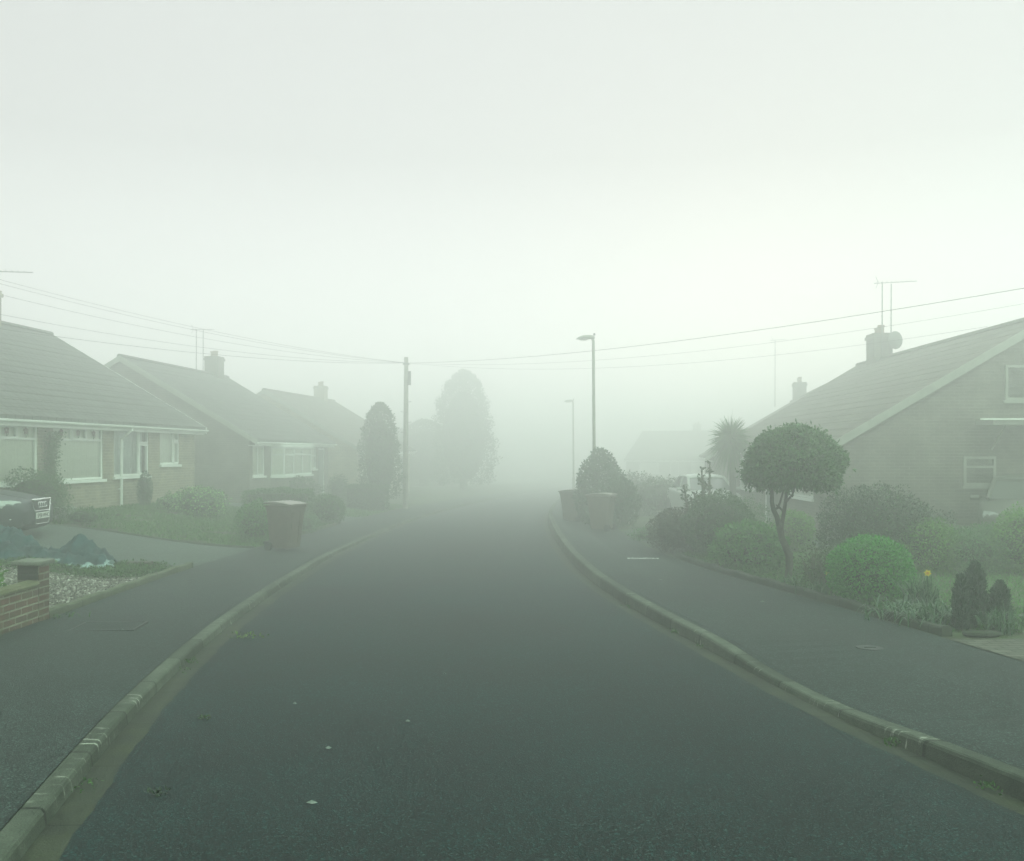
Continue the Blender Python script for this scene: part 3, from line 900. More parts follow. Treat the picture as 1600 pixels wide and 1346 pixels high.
def house(name, label, loc, rz, L, half, ez, front, brick, roofm, gable0=(), gable1=(), pitch=0.59, chimneys=(), pipes=(), board='white', doors=(), cat='bungalow', group=None, bays=()):
    root = thing(name, label, cat, loc, rz, group)
    OV, GV = 0.32, 0.10
    def rzof(y):
        return ez + (y + OV) * pitch
    top = ez + OV * pitch - 0.12
    holes = [(w[0], w[1], w[2], w[3]) for w in front] + [(d[0], d[1], 0.0, d[2]) for d in doors]
    b = MB()
    wall_grid(b, L, -0.9, top, holes)
    D = 2 * half
    ap = rzof(half) - 0.12
    for x in (0.0, L):
        b.add([(x, 0, -0.9), (x, D, -0.9), (x, D, top), (x, half, ap), (x, 0, top)], [(0, 1, 2, 3, 4)])
    b.add([(0, D, -0.9), (L, D, -0.9), (L, D, top), (0, D, top)], [(0, 1, 2, 3)])
    b.build('wall', brick, root)
    # roof: two slabs of tile with a row of ridge tiles
    r = MB()
    ry = rzof(half)
    t = 0.09
    for sgn in (0, 1):
        y0 = -OV if sgn == 0 else D + OV
        prof = [(y0, ez), (half, ry), (half, ry - t * 1.15), (y0, ez - t)]
        r.prism(prof, 0, -GV, L + GV)
    # each course laps the next: thin steps on the front slope
    for k in range(0, int((half + OV) / 0.33)):
        y = -OV + k * 0.33
        z = ez + (y + OV) * pitch
        r.add([(-GV, y, z + 0.002), (L + GV, y, z + 0.002), (L + GV, y, z + 0.014), (-GV, y, z + 0.014), (-GV, y + 0.33, z + 0.33 * pitch + 0.003), (L + GV, y + 0.33, z + 0.33 * pitch + 0.003)],
              [(0, 1, 2, 3), (3, 2, 5, 4)])
    roof = r.build('roof', roofm, root)
    rg = MB()
    x = -GV
    while x < L + GV - 0.1:
        x2 = min(x + 0.44, L + GV)
        pts = [(half + 0.12 * math.cos(a), ry - 0.03 + 0.105 * math.sin(a)) for a in np.linspace(0, math.pi, 7)]
        rg.prism(pts, 0, x + 0.006, x2)
        x += 0.45
    rg.build('ridge_tiles', roofm, roof)
    # barge boards
    for x0, x1 in ((-GV - 0.03, -GV - 0.002), (L + GV + 0.002, L + GV + 0.03)):
        bb = MB()
        bb.prism([(-OV - 0.02, ez - 0.20), (half, ry - 0.20), (D + OV + 0.02, ez - 0.20), (D + OV + 0.02, ez - 0.0), (half, ry + 0.01), (-OV - 0.02, ez - 0.0)], 0, x0, x1)
        bb.build('bargeboard', M[board], root)
    f = MB()
    f.box(-GV, L + GV, -OV + 0.045, -OV + 0.07, ez - 0.22, ez - 0.095)
    f.box(-GV, L + GV, -OV + 0.071, -0.002, ez - 0.22, ez - 0.20)
    f.build('fascia', M['white'], root)
    g = MB()
    seg = [(-OV - 0.035 + 0.062 * math.cos(a), ez - 0.085 + 0.062 * math.sin(a)) for a in np.linspace(math.pi, 2 * math.pi, 7)]
    seg2 = [(-OV - 0.035 + 0.052 * math.cos(a), ez - 0.08 + 0.052 * math.sin(a)) for a in np.linspace(2 * math.pi, math.pi, 7)]
    g.prism(seg + seg2, 0, -GV - 0.02, L + GV + 0.02)
    g.build('gutter', M['white'], root)
    for px in pipes:
        p = MB()
        p.tube([(px, -OV - 0.035, ez - 0.13), (px, -OV - 0.03, ez - 0.2), (px, -0.06, ez - 0.42), (px, -0.06, 0.05), (px, -0.12, -0.02)], 0.036, 8)
        for z in (0.6, 1.7):
            p.box(px - 0.05, px + 0.05, -0.05, -0.001, z, z + 0.03)
        p.build('downpipe', M['white'], root)
    for w in front:
        make_window(root, *w[:4], w[4], lead=w[5].get('lead', ()), backing=w[5].get('backing', 'blind'), sill=w[5].get('sill', True), part_h=w[5].get('part_h', 1.0))
        if w[5].get('lintel'):
            l = MB()
            l.box(w[0] - 0.08, w[1] + 0.08, -0.012, 0.018, w[3] + 0.003, w[3] + 0.085)
            l.build('lintel', M['grey_trim'], root)
    for d0, d1, dh in doors:
        db = MB()
        db.box(d0 + 0.06, d1 - 0.06, 0.05, 0.09, 0.02, dh - 0.06)
        for (pz0, pz1) in ((0.2, 0.8), (0.95, dh - 0.3)):
            db.box(d0 + 0.2, d1 - 0.2, 0.035, 0.052, pz0, pz1)
        dr = db.build('door', M['door'], root)
        df = MB()
        df.box(d0, d0 + 0.058, 0.02, 0.1, 0, dh)
        df.box(d1 - 0.058, d1, 0.02, 0.1, 0, dh)
        df.box(d0 + 0.058, d1 - 0.058, 0.02, 0.1, dh - 0.058, dh)
        df.build('door_frame', M['white'], dr)
        dh_ = MB()
        dh_.tube([(d1 - 0.13, 0.05, 1.0), (d1 - 0.13, 0.0, 1.0), (d1 - 0.24, 0.0, 1.0)], 0.012, 6)
        dh_.build('handle', M['steel'], dr)
    for side, lst in ((0, gable0), (1, gable1)):
        fn = (lambda p: (p[1] - 0.045, p[0], p[2])) if side == 0 else (lambda p: (L + 0.045 - p[1], p[0], p[2]))
        for w in lst:
            make_window(root, *w[:4], w[4], fn=fn, dep=0.02, backing=None if w[5].get('open') else 'curtain', sill=True, fmat='grey_trim')
    for (u0, u1, z0, z1, deep, bb) in bays:      # a shallow splayed bay window
        s = 0.28
        q = MB()
        q.prism([(u0, -0.001), (u0 + s, -deep), (u1 - s, -deep), (u1, -0.001)], 2, -0.9, z0 - 0.08)
        by = q.build('bay', brick, root)
        q = MB()
        q.prism([(u0 - 0.05, -0.001), (u0 + s - 0.04, -deep - 0.06), (u1 - s + 0.04, -deep - 0.06), (u1 + 0.05, -0.001)], 2, z1 + 0.003, z1 + 0.1)
        q.build('bay_top', M['white'], by)
        q = MB()
        q.prism([(u0 - 0.05, -0.001), (u0 + s - 0.04, -deep - 0.06), (u1 - s + 0.04, -deep - 0.06), (u1 + 0.05, -0.001)], 2, z0 - 0.075, z0 - 0.003)
        q.build('sill', M['white'], by)
        ln = math.hypot(s, deep)
        ang = math.atan2(deep, s)
        def front_fn(p): return (u0 + s + p[0], -deep + p[1], p[2])
        def left_fn(p):
            return (u0 + p[0] * math.cos(ang) + p[1] * math.sin(ang), -p[0] * math.sin(ang) + p[1] * math.cos(ang), p[2])
        def right_fn(p):
            return (u1 - s + p[0] * math.cos(ang) - p[1] * math.sin(ang), -deep + p[0] * math.sin(ang) + p[1] * math.cos(ang), p[2])
        make_window(root, 0, u1 - u0 - 2 * s, z0, z1, bb, front_fn, dep=0.04, sill=False, backing='blind')
        make_window(root, 0, ln, z0, z1, [('h', 0.74, 0, 1)], left_fn, dep=0.04, sill=False, backing='blind')
        make_window(root, 0, ln, z0, z1, [('h', 0.74, 0, 1)], right_fn, dep=0.04, sill=False, backing='blind')
    for cx, cw, cd, ch, pots in chimneys:
        c = MB()
        zb = ry - 0.5
        zt = ry + ch
        c.box(cx - cw / 2, cx + cw / 2, half - cd / 2, half + cd / 2, zb, zt - 0.18)
        c.box(cx - cw / 2 - 0.04, cx + cw / 2 + 0.04, half - cd / 2 - 0.04, half + cd / 2 + 0.04, zt - 0.18, zt - 0.08)
        c.box(cx - cw / 2 - 0.01, cx + cw / 2 + 0.01, half - cd / 2 - 0.01, half + cd / 2 + 0.01, zt - 0.08, zt)
        cs = c.build('chimney', brick, root)
        for k in range(pots):
            p = MB()
            dx = (k - (pots - 1) / 2) * 0.3
            hh = 0.22 + 0.12 * ((k * 7 + 3) % 3) / 2
            p.lathe([(0.10, zt), (0.095, zt + hh * 0.7), (0.115, zt + hh * 0.75), (0.115, zt + hh), (0.08, zt + hh)], 10, (cx + dx, half, 0))
            p.build('chimney_pot', M['pot'], cs)
    return root, ry

def rot_dir(ang):
    return R(ang)

PICT = [('h', 0.76, 0, 1), ('v', 0.36, 0.76, 1), ('v', 0.66, 0.76, 1), ('c', 0.36, 0.66, 0.755, 0.985)]
PICT_LEAD = [(0.18, 0.87), (0.51, 0.87), (0.83, 0.87)]
SIDE_OPEN = [('v', 0.72, 0, 1), ('h', 0.70, 0.72, 1), ('c', 0.72, 0.99, 0.70, 0.985), ('c', 0.72, 0.99, 0.02, 0.69)]

# the pair of bungalows on the near left.  x runs up the street from y = 13
def street_frame(x0, y0, x1, y1):
    return math.atan2(y1 - y0, x1 - x0)
A0 = (-11.37, 13.0)
A1 = (-9.92, 29.0)
angA = street_frame(*A0, *A1)
def ua(d):
    return (d - A0[1]) / math.sin(angA)
zg = 0.12
wf = lambda d0, d1, z0, z1, bars, **k: (ua(d0), ua(d1), z0 - zg, z1 - zg, bars, k)
front = [
    wf(14.6, 16.4, 1.02, 2.30, SIDE_OPEN),
    wf(18.75, 20.85, 1.02, 2.30, PICT, lead=PICT_LEAD, lintel=True),
    wf(21.45, 23.62, 1.02, 2.30, PICT, lead=PICT_LEAD, lintel=True),
    wf(24.15, 26.0, 1.06, 2.32, SIDE_OPEN, backing='curtain'),
    wf(26.7, 27.9, 1.34, 2.32, SIDE_OPEN, part_h=1.0),
]
house('bungalow', 'buff brick bungalow with stained glass flowers in its white picture windows', (A0[0], A0[1], zg), angA, ua(29.0), 4.75, 2.47 - zg, front,
      M['brick_buff'], M['tiles'], chimneys=[(ua(25.8), 0.7, 0.6, 0.85, 2)], pipes=[ua(24.42)])

# second pair, lower down the street, gable towards us
B0, B1 = (-9.42, 33.3), (-8.45, 42.6)
angB = street_frame(*B0, *B1)
zg = -0.12
ub = lambda d: (d - B0[1]) / math.sin(angB)
BAYB = [('v', 0.34, 0, 1), ('v', 0.66, 0, 1), ('h', 0.74, 0, 1), ('c', 0.34, 0.66, 0.74, 0.985)]
house('bungalow', 'brown brick bungalow behind the box hedge, its pale bargeboard facing up the street', (B0[0], B0[1], zg), angB, ub(42.6), 4.85, 2.16 - zg,
      [(ub(33.6), ub(34.75), 0.95 + 0.0, 2.05, [('v', 0.5, 0, 1)], {}), (ub(40.0), ub(40.9), 1.1, 2.05, [('h', 0.6, 0, 1)], {})],
      M['brick_brown'], M['tiles'], board='grey_trim', chimneys=[(ub(41.3), 0.68, 0.62, 0.8, 2)], pipes=[ub(36.95)], doors=[(ub(41.2), ub(42.1), 2.0)],
      bays=[(ub(35.4), ub(39.2), 0.92, 2.02, 0.45, BAYB)])
# third pair
C0, C1 = (-7.75, 46.3), (-6.2, 56.3)
angC = street_frame(*C0, *C1)
zg = -0.42
uc = lambda d: (d - C0[1]) / math.sin(angC)
house('bungalow', 'pale hazy bungalow farther down the left side, just left of the tall clipped conifer', (C0[0], C0[1], zg), angC, uc(56.3), 4.85, 1.84 - zg,
      [(uc(52.2), uc(53.6), 0.95, 2.0, [('v', 0.5, 0, 1)], {})],
      M['brick_buff'], M['tiles_brown'], board='grey_trim', chimneys=[(uc(54.2), 0.68, 0.6, 0.75, 2)], doors=[(uc(54.4), uc(55.3), 2.0)], pipes=[uc(51.7)],
      bays=[(uc(46.9), uc(50.3), 0.9, 2.0, 0.45, BAYB)])
# fourth, turned to face back along the bend
angD = R(38)
house('bungalow', 'faintest bungalow roof between the clipped conifer and the telegraph pole', (-13.4, 77.0, -1.1), angD, 11.0, 4.7, 2.0, [(1.5, 3.6, 0.9, 2.0, PICT, {}), (7.0, 9.0, 0.9, 2.0, PICT, {})],
      M['brick_brown'], M['tiles'], chimneys=[(1.2, 0.68, 0.6, 0.7, 2)], doors=[(4.8, 5.7, 2.0)])

# right-hand side: x runs back towards the camera, so the near gable is at x = L
E0, E1 = (7.72, 33.4), (7.5, 21.2)
angE = street_frame(*E0, *E1)
LE = math.hypot(E0[0] - E1[0], E0[1] - E1[1])
zg = -0.42
house('bungalow', 'large gabled brick bungalow with a pale sloping bargeboard behind the lollipop tree', (E0[0], E0[1], zg), angE, LE, 4.75, 1.86 - zg,
      [(2.0, 4.2, 0.95, 1.95, PICT, {}), (8.0, 10.2, 0.95, 1.95, PICT, {})], M['brick_brown'], M['tiles_brown'],
      gable1=[(2.78, 3.5, 1.36, 2.02, [('h', 0.64, 0, 1)], {'open': True}), (3.72, 5.2, 3.3, 4.1, [('v', 0.5, 0, 1)], {'open': True})],
      chimneys=[(1.9, 0.72, 0.62, 0.85, 2)], board='grey_trim', doors=[(5.4, 6.3, 1.95)])
F0, F1 = (10.9, 52.5), (8.1, 37.2)
angF = street_frame(*F0, *F1)
LF = math.hypot(F0[0] - F1[0], F0[1] - F1[1])
house('bungalow', 'hazy bungalow beyond the spiky palm, with a tall thin aerial beside its chimney', (F0[0], F0[1], -0.85), angF, LF, 4.75, 1.55 + 0.85,
      [(2.0, 4.2, 0.9, 2.0, PICT, {}), (9.0, 11.2, 0.9, 2.0, PICT, {})], M['brick_brown'], M['tiles_brown'], chimneys=[(3.4, 0.7, 0.62, 0.8, 2)], board='grey_trim', doors=[(6.0, 6.9, 2.0)])
house('bungalow', 'barely visible long roof in the fog to the right of the far street lamp', (11.8, 96.0, -1.3), R(-30), 11.0, 4.7, 2.3, [(1.5, 3.6, 0.9, 2.0, PICT, {}), (7.0, 9.0, 0.9, 2.0, PICT, {})],
      M['brick_brown'], M['tiles_brown'], chimneys=[(6.0, 0.68, 0.6, 0.7, 2)], doors=[(4.8, 5.7, 2.0)])

# a flat canopy over the side door of the big gabled house
def canopy():
    x0, y0 = 10.55, 21.08
    t = thing('door_canopy', 'flat white canopy sticking out from the big brick gable at the right edge', 'canopy', (x0, 0, 0))
    b = MB()
    b.box(0, 2.0, y0 - 0.75, y0 + 0.02, 2.30, 2.42)
    b.build('slab', M['grey_trim'], t)
    for x in (0.35, 1.6):
        b = MB()
        b.tube([(x, y0 + 0.01, 1.75), (x, y0 - 0.6, 2.30)], 0.02, 6)
        b.build('bracket', M['grey_trim'], t)
    b = MB()
    b.box(-0.3, 2.1, y0 - 0.80, y0 - 0.757, 2.40, 2.44)
    b.build('edge_strip', M['white'], t)
canopy()

# ------------------------------------------------------------------ aerials and dish
def aerial(label, base, h, boom_dir, boom, els, double=False, r=0.018):
    t = thing('tv_aerial', label, 'aerial', base)
    for k in range(2 if double else 1):
        b = MB()
        x = 0.0 if k == 0 else 0.30
        y = 0.0
        b.tube([(x, y, 0), (x + 0.01, y, h - 0.05 * k)], r * 1.15, 7)
        b.build('mast', M['steel'], t)
    b = MB()
    dx, dy = boom_dir
    b.tube([(-dx * 0.25, -dy * 0.25, h - 0.03), (dx * boom, dy * boom, h)], 0.014, 6)
    bm = b.build('boom', M['steel'], t)
    for i in range(els):
        s = -0.15 + (boom + 0.1) * i / els
        ln = 0.2 - 0.07 * i / els
        e = MB()
        e.tube([(dx * s - dy * ln, dy * s + dx * ln, h + 0.01), (dx * s + dy * ln, dy * s - dx * ln, h + 0.01)], 0.006, 5)
        e.build('element', M['steel'], bm)
    e = MB()
    for q in (-1, 1):
        e.tube([(-dx * 0.12, -dy * 0.12, h), (-dx * 0.2, -dy * 0.2, h + 0.2 * q)], 0.008, 5)
    e.build('reflector', M['steel'], bm)
    return t

aerial('two tall aerial masts strapped to the chimney of the big gabled house', (12.36, 31.0, 4.9), 2.48, (0.97, -0.2), 1.1, 8, True)
aerial('twin mast aerial on the chimney of the house behind the box hedge', (-13.95, 41.0, 4.9), 2.25, (0.98, 0.2), 0.75, 7, True, 0.016)
aerial('aerial arm poking in over the ridge at the left edge', (-15.02, 26.25, 5.4), 1.45, (0.96, 0.25), 1.35, 9)
aerial('single thin aerial mast standing by the hazy chimney past the big gable', (14.45, 51.0, 4.2), 3.7, (0.9, -0.3), 0.7, 6)

def dish():
    t = thing('satellite_dish', 'round satellite dish bolted to the side of the big chimney', 'satellite dish', (12.72, 30.75, 5.42), R(-70))
    b = MB()
    b.lathe([(0.02, -0.09), (0.16, -0.07), (0.26, -0.02), (0.30, 0.02), (0.29, 0.025), (0.25, -0.01), (0.15, -0.055), (0.0, -0.075)], 20)
    b.v = [(p[2] * -1.0, p[0], p[1]) for p in b.v]
    b.build('reflector', M['steel'], t)
    b = MB()
    b.tube([(0.05, 0, -0.24), (-0.2, 0, -0.26), (-0.36, 0, -0.10)], 0.012, 6)
    b.build('arm', M['steel'], t)
    b = MB()
    b.lathe([(0.03, -0.06), (0.045, -0.03), (0.045, 0.05), (0.03, 0.07)], 8, (-0.38, 0, -0.06))
    b.build('receiver', M['steel'], t)
dish()

# ------------------------------------------------------------------ pole, lamps, wires
def telegraph_pole():
    x, y = -4.70, 40.9
    z = float(gz(x, y))
    t = thing('telegraph_pole', 'wooden telegraph pole on the left pavement with wires fanning from its top', 'telegraph pole', (x, y, z - 0.05))
    b = MB()
    b.tube([(0, 0, -0.3), (0.01, 0, 2), (0.03, 0, 4.5), (0.04, 0, 6.72)], [0.13, 0.12, 0.105, 0.09], 12)
    b.build('shaft', M['pole_wood'], t)
    b = MB()
    b.lathe([(0.12, 6.38), (0.15, 6.40), (0.15, 6.46), (0.12, 6.48)], 12, (0.04, 0, 0))
    b.build('ring_head', M['steel'], t)
    b = MB()
    b.box(0.12, 0.24, -0.08, 0.08, 5.5, 6.1)
    b.build('junction_box', M['rubber'], t)
    for k in range(4):
        b = MB()
        z0 = 3.4 + 0.45 * k
        s = 1 if k % 2 else -1
        b.tube([(0.03 + s * 0.1, 0, z0), (0.03 + s * 0.24, 0, z0 + 0.02)], 0.012, 5)
        b.build('step', M['steel'], t)
    return x + 0.04, y, z + 6.42
PX, PY, PZ = telegraph_pole()

def wire(label, end, sag, start=None, r=0.0052):
    a = Vector(start if start else (PX, PY, PZ))
    e = Vector(end)
    pts = []
    for i in range(25):
        t = i / 24
        p = a.lerp(e, t)
        p.z -= sag * 4 * t * (1 - t)
        pts.append(p)
    b = MB()
    b.tube(pts, r, 5)
    return tag(b.build('overhead_wire', M['cable'], None, True), label, 'wire', 'wires running from the telegraph pole')

wire('uppermost wire on the left, from the telegraph pole to the near roof', (-15.0, 26.2, 6.72), 0.30)
wire('second wire from the top on the left, just under the uppermost', (-15.0, 26.1, 6.60), 0.33)
wire('wire that crosses the left sky midway between the upper pair and the roofs', (-15.1, 25.8, 6.30), 0.38)
wire('low wire passing a little above the near left ridge', (-15.6, 23.5, 5.72), 0.42)
wire('lowest wire on the left, almost touching the near roof ridge', (-13.6, 19.5, 4.72), 0.35)
wire('dark wire rising over the street lamp to the top of the right sky', (12.6, 15.2, 5.13), 0.45, r=0.0065)
wire('pale wire sagging behind the big chimney on the right', (12.3, 24.0, 4.95), 0.62, r=0.0036)
wire('middle wire on the right, between the dark one and the sagging one', (13.2, 20.5, 5.32), 0.62, r=0.0036)

def street_lamp(label, x, y, h, group):
    z = float(gz(x, y)) - 0.02
    t = thing('street_lamp', label, 'street lamp', (x, y, z), 0, group)
    b = MB()
    b.tube([(0, 0, 0), (0, 0, 1.25)], 0.082, 12)
    b.tube([(0, 0, 1.25), (0, 0, 1.35)], [0.082, 0.055], 12)
    b.build('base', M['lamp_paint'], t)
    b = MB()
    b.tube([(0, 0, 1.3), (-0.015, 0, h * 0.6), (-0.03, 0, h - 0.1), (-0.06, 0, h - 0.02)], [0.055, 0.05, 0.046, 0.044], 10)
    b.build('column', M['lamp_paint'], t)
    b = MB()
    secs = []
    for s, w, hh, dz in ((0.06, 0.05, 0.05, 0.0), (0.0, 0.085, 0.085, 0.01), (-0.12, 0.11, 0.10, 0.015), (-0.34, 0.11, 0.085, 0.01), (-0.47, 0.075, 0.045, -0.01), (-0.53, 0.03, 0.02, -0.03)):
        secs.append([(s - 0.05, w * math.cos(a), h + dz + hh * max(math.sin(a), -0.35)) for a in np.linspace(0, 2 * math.pi, 12, endpoint=False)])
    b.loft(secs)
    b.build('lamp_head', M['lamp_paint'], t, True)
    b = MB()
    secs = []
    for s, w, hh in ((-0.14, 0.06, 0.03), (-0.24, 0.085, 0.06), (-0.40, 0.08, 0.05), (-0.48, 0.04, 0.02)):
        secs.append([(s - 0.05, w * math.cos(a), h - 0.02 + hh * min(math.sin(a), 0.2)) for a in np.linspace(0, 2 * math.pi, 10, endpoint=False)])
    b.loft(secs)
    b.build('lens', M['lens'], t, True)
    b = MB()
    b.lathe([(0.035, h + 0.09), (0.035, h + 0.14), (0.02, h + 0.16)], 8, (0.0, 0, 0))
    b.build('photocell', M['rubber'], t)
    b = MB()
    b.box(-0.045, 0.045, -0.092, -0.076, 0.35, 0.95)
    b.build('access_door', M['lamp_paint'], t)
street_lamp('nearer tall street lamp rising out of the dome of ivy, lantern pointing left', 2.66, 30.0, 5.95, 'street lamps on the right pavement')
street_lamp('smaller far street lamp, nearly lost in the fog', 3.75, 56.5, 5.95, 'street lamps on the right pavement')

# ------------------------------------------------------------------ wheelie bins
def wheelie_bin(label, x, y, rz, s=0.92, lid_open=0.0):
    z = float(gz(x, y)) + 0.004
    t = thing('wheelie_bin', label, 'wheelie bin', (x, y, z), rz, 'wheelie bins put out on the pavement')
    t.scale = (s, s, s)
    def rr(w, d, zz, c=0.05, oy=0.0):
        pts = []
        for sx, sy in ((1, 1), (-1, 1), (-1, -1), (1, -1)):
            a0 = {(1, 1): 0, (-1, 1): 90, (-1, -1): 180, (1, -1): 270}[(sx, sy)]
            for k in range(4):
                a = R(a0 + 30 * k)
                pts.append((sx * (w / 2 - c) + c * math.cos(a), sy * (d / 2 - c) + c * math.sin(a) + oy, zz))
        return pts
    b = MB()
    b.loft([rr(0.44, 0.50, 0.06, oy=0.02), rr(0.455, 0.53, 0.12, oy=0.02), rr(0.50, 0.60, 0.55, oy=0.01), rr(0.555, 0.68, 0.90), rr(0.56, 0.69, 0.905), rr(0.56, 0.69, 0.935)])
    b.loft([rr(0.585, 0.715, 0.937), rr(0.59, 0.72, 0.945), rr(0.59, 0.72, 0.985), rr(0.575, 0.70, 0.99)])
    for sx in (-0.12, 0.12):                      # moulded ribs down the front
        b.loft([[(sx - 0.03, -0.235, 0.15), (sx + 0.03, -0.235, 0.15), (sx + 0.03, -0.255, 0.15), (sx - 0.03, -0.255, 0.15)],
                [(sx - 0.03, -0.325, 0.86), (sx + 0.03, -0.325, 0.86), (sx + 0.03, -0.352, 0.86), (sx - 0.03, -0.352, 0.86)]])
    b.build('body', M['bin'], t)
    b = MB()
    secs = []
    for k in range(9):
        q = k / 8
        yy = -0.40 + 0.80 * q
        zz = 1.005 + 0.075 * math.sin(math.pi * (0.15 + 0.8 * q)) * (0.5 + q * 0.5) + 0.03 * q
        wd = 0.30 if 0 < k < 8 else 0.27
        secs.append([(-wd, yy, 0.992 + 0.02 * q), (wd, yy, 0.992 + 0.02 * q), (wd, yy, zz - 0.012), (wd * 0.8, yy, zz), (-wd * 0.8, yy, zz), (-wd, yy, zz - 0.012)])
    b.loft(secs)
    b.build('lid', M['bin_lid'], t)
    for sx in (-1, 1):
        b = MB()
        b.lathe([(0.03, -0.025), (0.098, -0.025), (0.1, -0.015), (0.1, 0.015), (0.098, 0.025), (0.03, 0.025)], 16, (sx * 0.255, 0.27, 0.10), axis=0)
        b.build('wheel', M['rubber'], t)
    b = MB()
    b.tube([(-0.24, 0.40, 0.96), (0.24, 0.40, 0.96)], 0.016, 8)
    for sx in (-0.2, 0, 0.2):
        b.box(sx - 0.02, sx + 0.02, 0.34, 0.405, 0.94, 0.975)
    b.build('handle', M['bin'], t)
    b = MB()
    b.tube([(-0.23, 0.27, 0.10), (0.23, 0.27, 0.10)], 0.012, 6)
    b.build('axle', M['steel'], t)
    return t
wheelie_bin('brown wheelie bin standing on the left pavement by a small round bush', -4.62, 18.95, R(62), 0.93)
wheelie_bin('nearest wheelie bin on the right, with a curved lid, before the ivy dome', 2.42, 25.2, R(-115), 0.96)
wheelie_bin('farther wheelie bin on the right, half behind the ivy dome next to the road', 1.92, 29.6, R(-112), 0.98)

